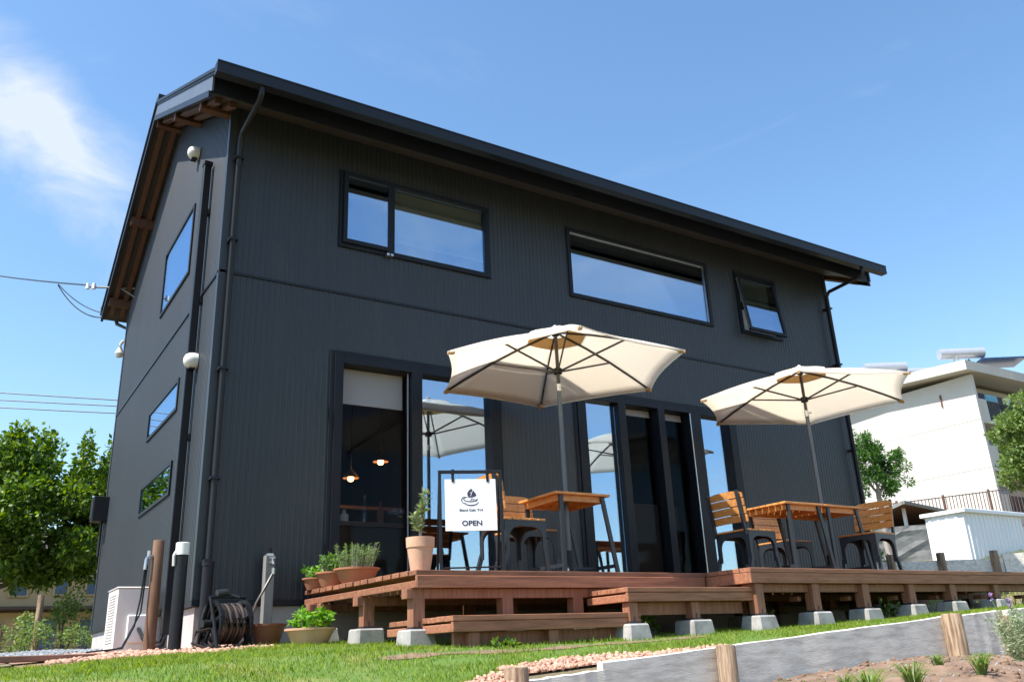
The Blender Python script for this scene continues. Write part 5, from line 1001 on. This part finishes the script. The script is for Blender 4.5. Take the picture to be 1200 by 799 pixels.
mb = MB(); mb.box(SX - 0.035, SX - 0.019, SY + 0.15, SY + 0.8, SZ + 0.05, 1.93); mb.box(SX - 0.04, SX - 0.0355, SY + 0.2, SY + 0.6, 1.78, 1.86); mb.build('door', 'white', sh)
# stone retaining wall, carport, iron fence
sw = thing('stone_retaining_wall', 'grey stone retaining wall left of the white shed', 'retaining wall', (20.5, 6.5, 1.0))
mb = MB(); nxx, nzz = 40, 12; vs_ = []
for j in range(nzz + 1):
    for i in range(nxx + 1):
        u = i / nxx; x_ = 18.0 + 16 * u; y_ = 8.3 - 4.6 * u; z_ = 0.4 + 1.75 * j / nzz; vs_.append((x_ + random.uniform(-.02, .02), y_ + random.uniform(-.02, .02) + 0.06 * j / nzz, z_ + 1.2 * u))
mb.add(vs_, [(j * (nxx + 1) + i, j * (nxx + 1) + i + 1, (j + 1) * (nxx + 1) + i + 1, (j + 1) * (nxx + 1) + i) for j in range(nzz) for i in range(nxx)])
mb.build('stone_face', 'stonewall', sw); mb = MB(); mb.add([(18.0, 8.36, 2.15), (34.0, 3.76, 3.35), (38.0, 14, 3.9), (18.0, 14, 2.4)], [(0, 1, 2, 3)]); mb.build('bank_top', 'hill', sw)
cp = thing('carport', 'open carport with a brown ribbed roof behind the sapling', 'carport', (23.3, 9.5, 2.3))
mb = MB()
def cproof(x, y): return 3.17 - 0.085 * (x - 22.1) - 0.24 * (y - 7.8)
for i in range(16):
    x_ = 22.1 + i * 0.15; vs_ = [(x_ + a, y_, cproof(x_ + a, y_) + b) for b in (0.0, 0.03) for y_ in (7.8, 11.0) for a in (0, 0.146)]; mb.add(vs_, [(0, 1, 3, 2), (4, 6, 7, 5), (0, 4, 5, 1), (2, 3, 7, 6), (0, 2, 6, 4), (1, 5, 7, 3)])
mb.build('roof', 'rust', cp)
mb = MB(); mb.bar((22.06, 7.76, 3.17), (24.55, 7.76, 2.96), 0.05, 0.1); mb.bar((22.06, 7.8, 3.165), (22.06, 11.0, 2.40), 0.05, 0.1); mb.build('edge_beam', 'greypost', cp)
for x_, y_ in ((22.5, 8.1), (24.3, 8.1), (22.5, 10.8), (24.3, 10.8)): mb = MB(); mb.box(x_ - 0.04, x_ + 0.04, y_ - 0.04, y_ + 0.04, 1.6, cproof(x_, y_) - 0.002); mb.build('post', 'offwhite', cp)
fe = thing('iron_fence', 'rusty brown railing fence before the white apartment block', 'fence', (27, 10, 2.4)); p0 = Vector((21.8, 11.4, 2.3)); p1 = Vector((33.5, 6.6, 3.55))
mb = MB()
for k in range(95): p = p0.lerp(p1, k / 94); mb.box(p.x - 0.010, p.x + 0.010, p.y - 0.010, p.y + 0.010, p.z, p.z + 1.02)
mb.build('bar', 'rust', fe)
mb = MB()
for zz in (0.12, 1.0): mb.bar(p0 + Vector((0, 0, zz)), p1 + Vector((0, 0, zz)), 0.03, 0.03)
mb.build('rail', 'rust', fe)
for k in range(8): p = p0.lerp(p1, k / 7); mb = MB(); mb.box(p.x - 0.03, p.x + 0.03, p.y - 0.03, p.y + 0.03, p.z - 0.4, p.z + 1.08); mb.build('post', 'rust', fe)
# low plank edging up the slope behind the deck
pk = thing('plank_edging', 'low grey plank edging with brown pegs behind the right deck end', 'edging', (11.4, 0.5, 0.2))
mb = MB(); mb.bar((9.9, 1.36, 0.38), (12.25, -0.1, 0.36), 0.04, 0.36); mb.bar((12.25, -0.12, 0.42), (14.6, -1.4, 0.55), 0.04, 0.36); mb.build('plank', 'sleeper', pk)
for x_, y_, zt in ((10.72, 0.83, 0.66), (11.38, 0.40, 0.66), (12.1, -0.05, 0.66), (13.2, -0.7, 0.70)): mb = MB(); mb.box(x_ - 0.045, x_ + 0.045, y_ - 0.07, y_ + 0.02, zs(x_, y_) - 0.2, zt); mb.build('peg', 'log', pk)
# vegetation right
cl = []
right_v = Vector((0.845, -0.533, 0)); fwd_v = Vector((0.55, 0.83, 0)); s0 = Vector((18.02, 5.76, 0))
for u, z, r_ in ((-0.28, 4.42, 0.16), (-0.22, 4.25, 0.2), (-0.30, 4.05, 0.24), (-0.08, 4.1, 0.22), (-0.36, 3.8, 0.27), (-0.1, 3.8, 0.28), (0.15, 3.85, 0.24), (0.4, 3.75, 0.22), (0.55, 3.82, 0.16), (-0.38, 3.5, 0.27), (-0.05, 3.45, 0.27), (0.25, 3.5, 0.3), (0.5, 3.45, 0.25), (-0.38, 3.2, 0.22), (0.1, 3.2, 0.22), (0.32, 3.1, 0.26), (0.55, 3.15, 0.2), (-0.42, 2.95, 0.15), (0.25, 2.9, 0.16)):
    for k in range(4): p = s0 + right_v * (u + random.uniform(-.13, .13)) + fwd_v * random.uniform(-0.4, 0.4); cl.append(((p.x, p.y, z + random.uniform(-.12, .12)), (r_ * 0.5, r_ * 0.5, r_ * 0.55)))
tree('sapling', 'small dense green tree with a pale trunk before the apartment block', (18.0, 5.78, 1.2), 1.7, 0.08, [(17.85, 5.85, 4.1), (17.75, 5.95, 3.4), (18.4, 5.5, 3.5)], cl, 'leaf_dark', 'palebark', 2100, 0.10, 0.016, None, 0.55, 0.1)
cl = []
for i in range(60):
    d = Vector((random.gauss(0, 1), random.gauss(0, 1), random.gauss(0, 1))).normalized(); q = random.uniform(0.4, 1); r_ = random.uniform(0.3, 0.55); cl.append(((26.1 + d.x * 1.8 * q, 5.2 + d.y * 1.7 * q, 4.7 + d.z * 1.35 * q), (r_, r_, r_ * 0.7)))
tree('roadside_tree', 'leafy light green tree at the right before the balconies', (26.0, 5.2, 1.6), 2.0, 0.12, [(25.2, 5.6, 4.4), (26.6, 4.8, 4.6), (25.8, 5.3, 5.4), (26.6, 5.5, 5.2)], cl, 'leaf_pale', 'bark', 700, 0.12, 0.04, None, 0.9, 0.25)
bush('garden_shrub', 'green shrub seen beneath the right chair beside the house corner', (11.9, 2.0, 0.62), (0.45, 0.4, 0.3), 'leaf_plum', 9, 600, 0.06, 0.02)
bush('garden_shrub', 'dark shrub at the right edge behind the white shed', (23.6, 3.6, 2.1), (0.7, 0.7, 0.9), 'leaf_dark', 10, 420, 0.09, 0.03)
bush('garden_shrub', 'tall thin shrub between the house corner and the carport', (18.6, 6.9, 2.1), (0.4, 0.4, 0.8), 'leaf_pale', 8, 420, 0.08, 0.025)
V1, F1 = blades(26000, (9.6, 20), (-4, 8), lambda x, y: True, 0.10, 0.007, 0.0)
tag(np_mesh('slope_grass', V1, F1, 'drygrass'), 'rough grass growing on the slope behind the deck', 'grass', kind='stuff')
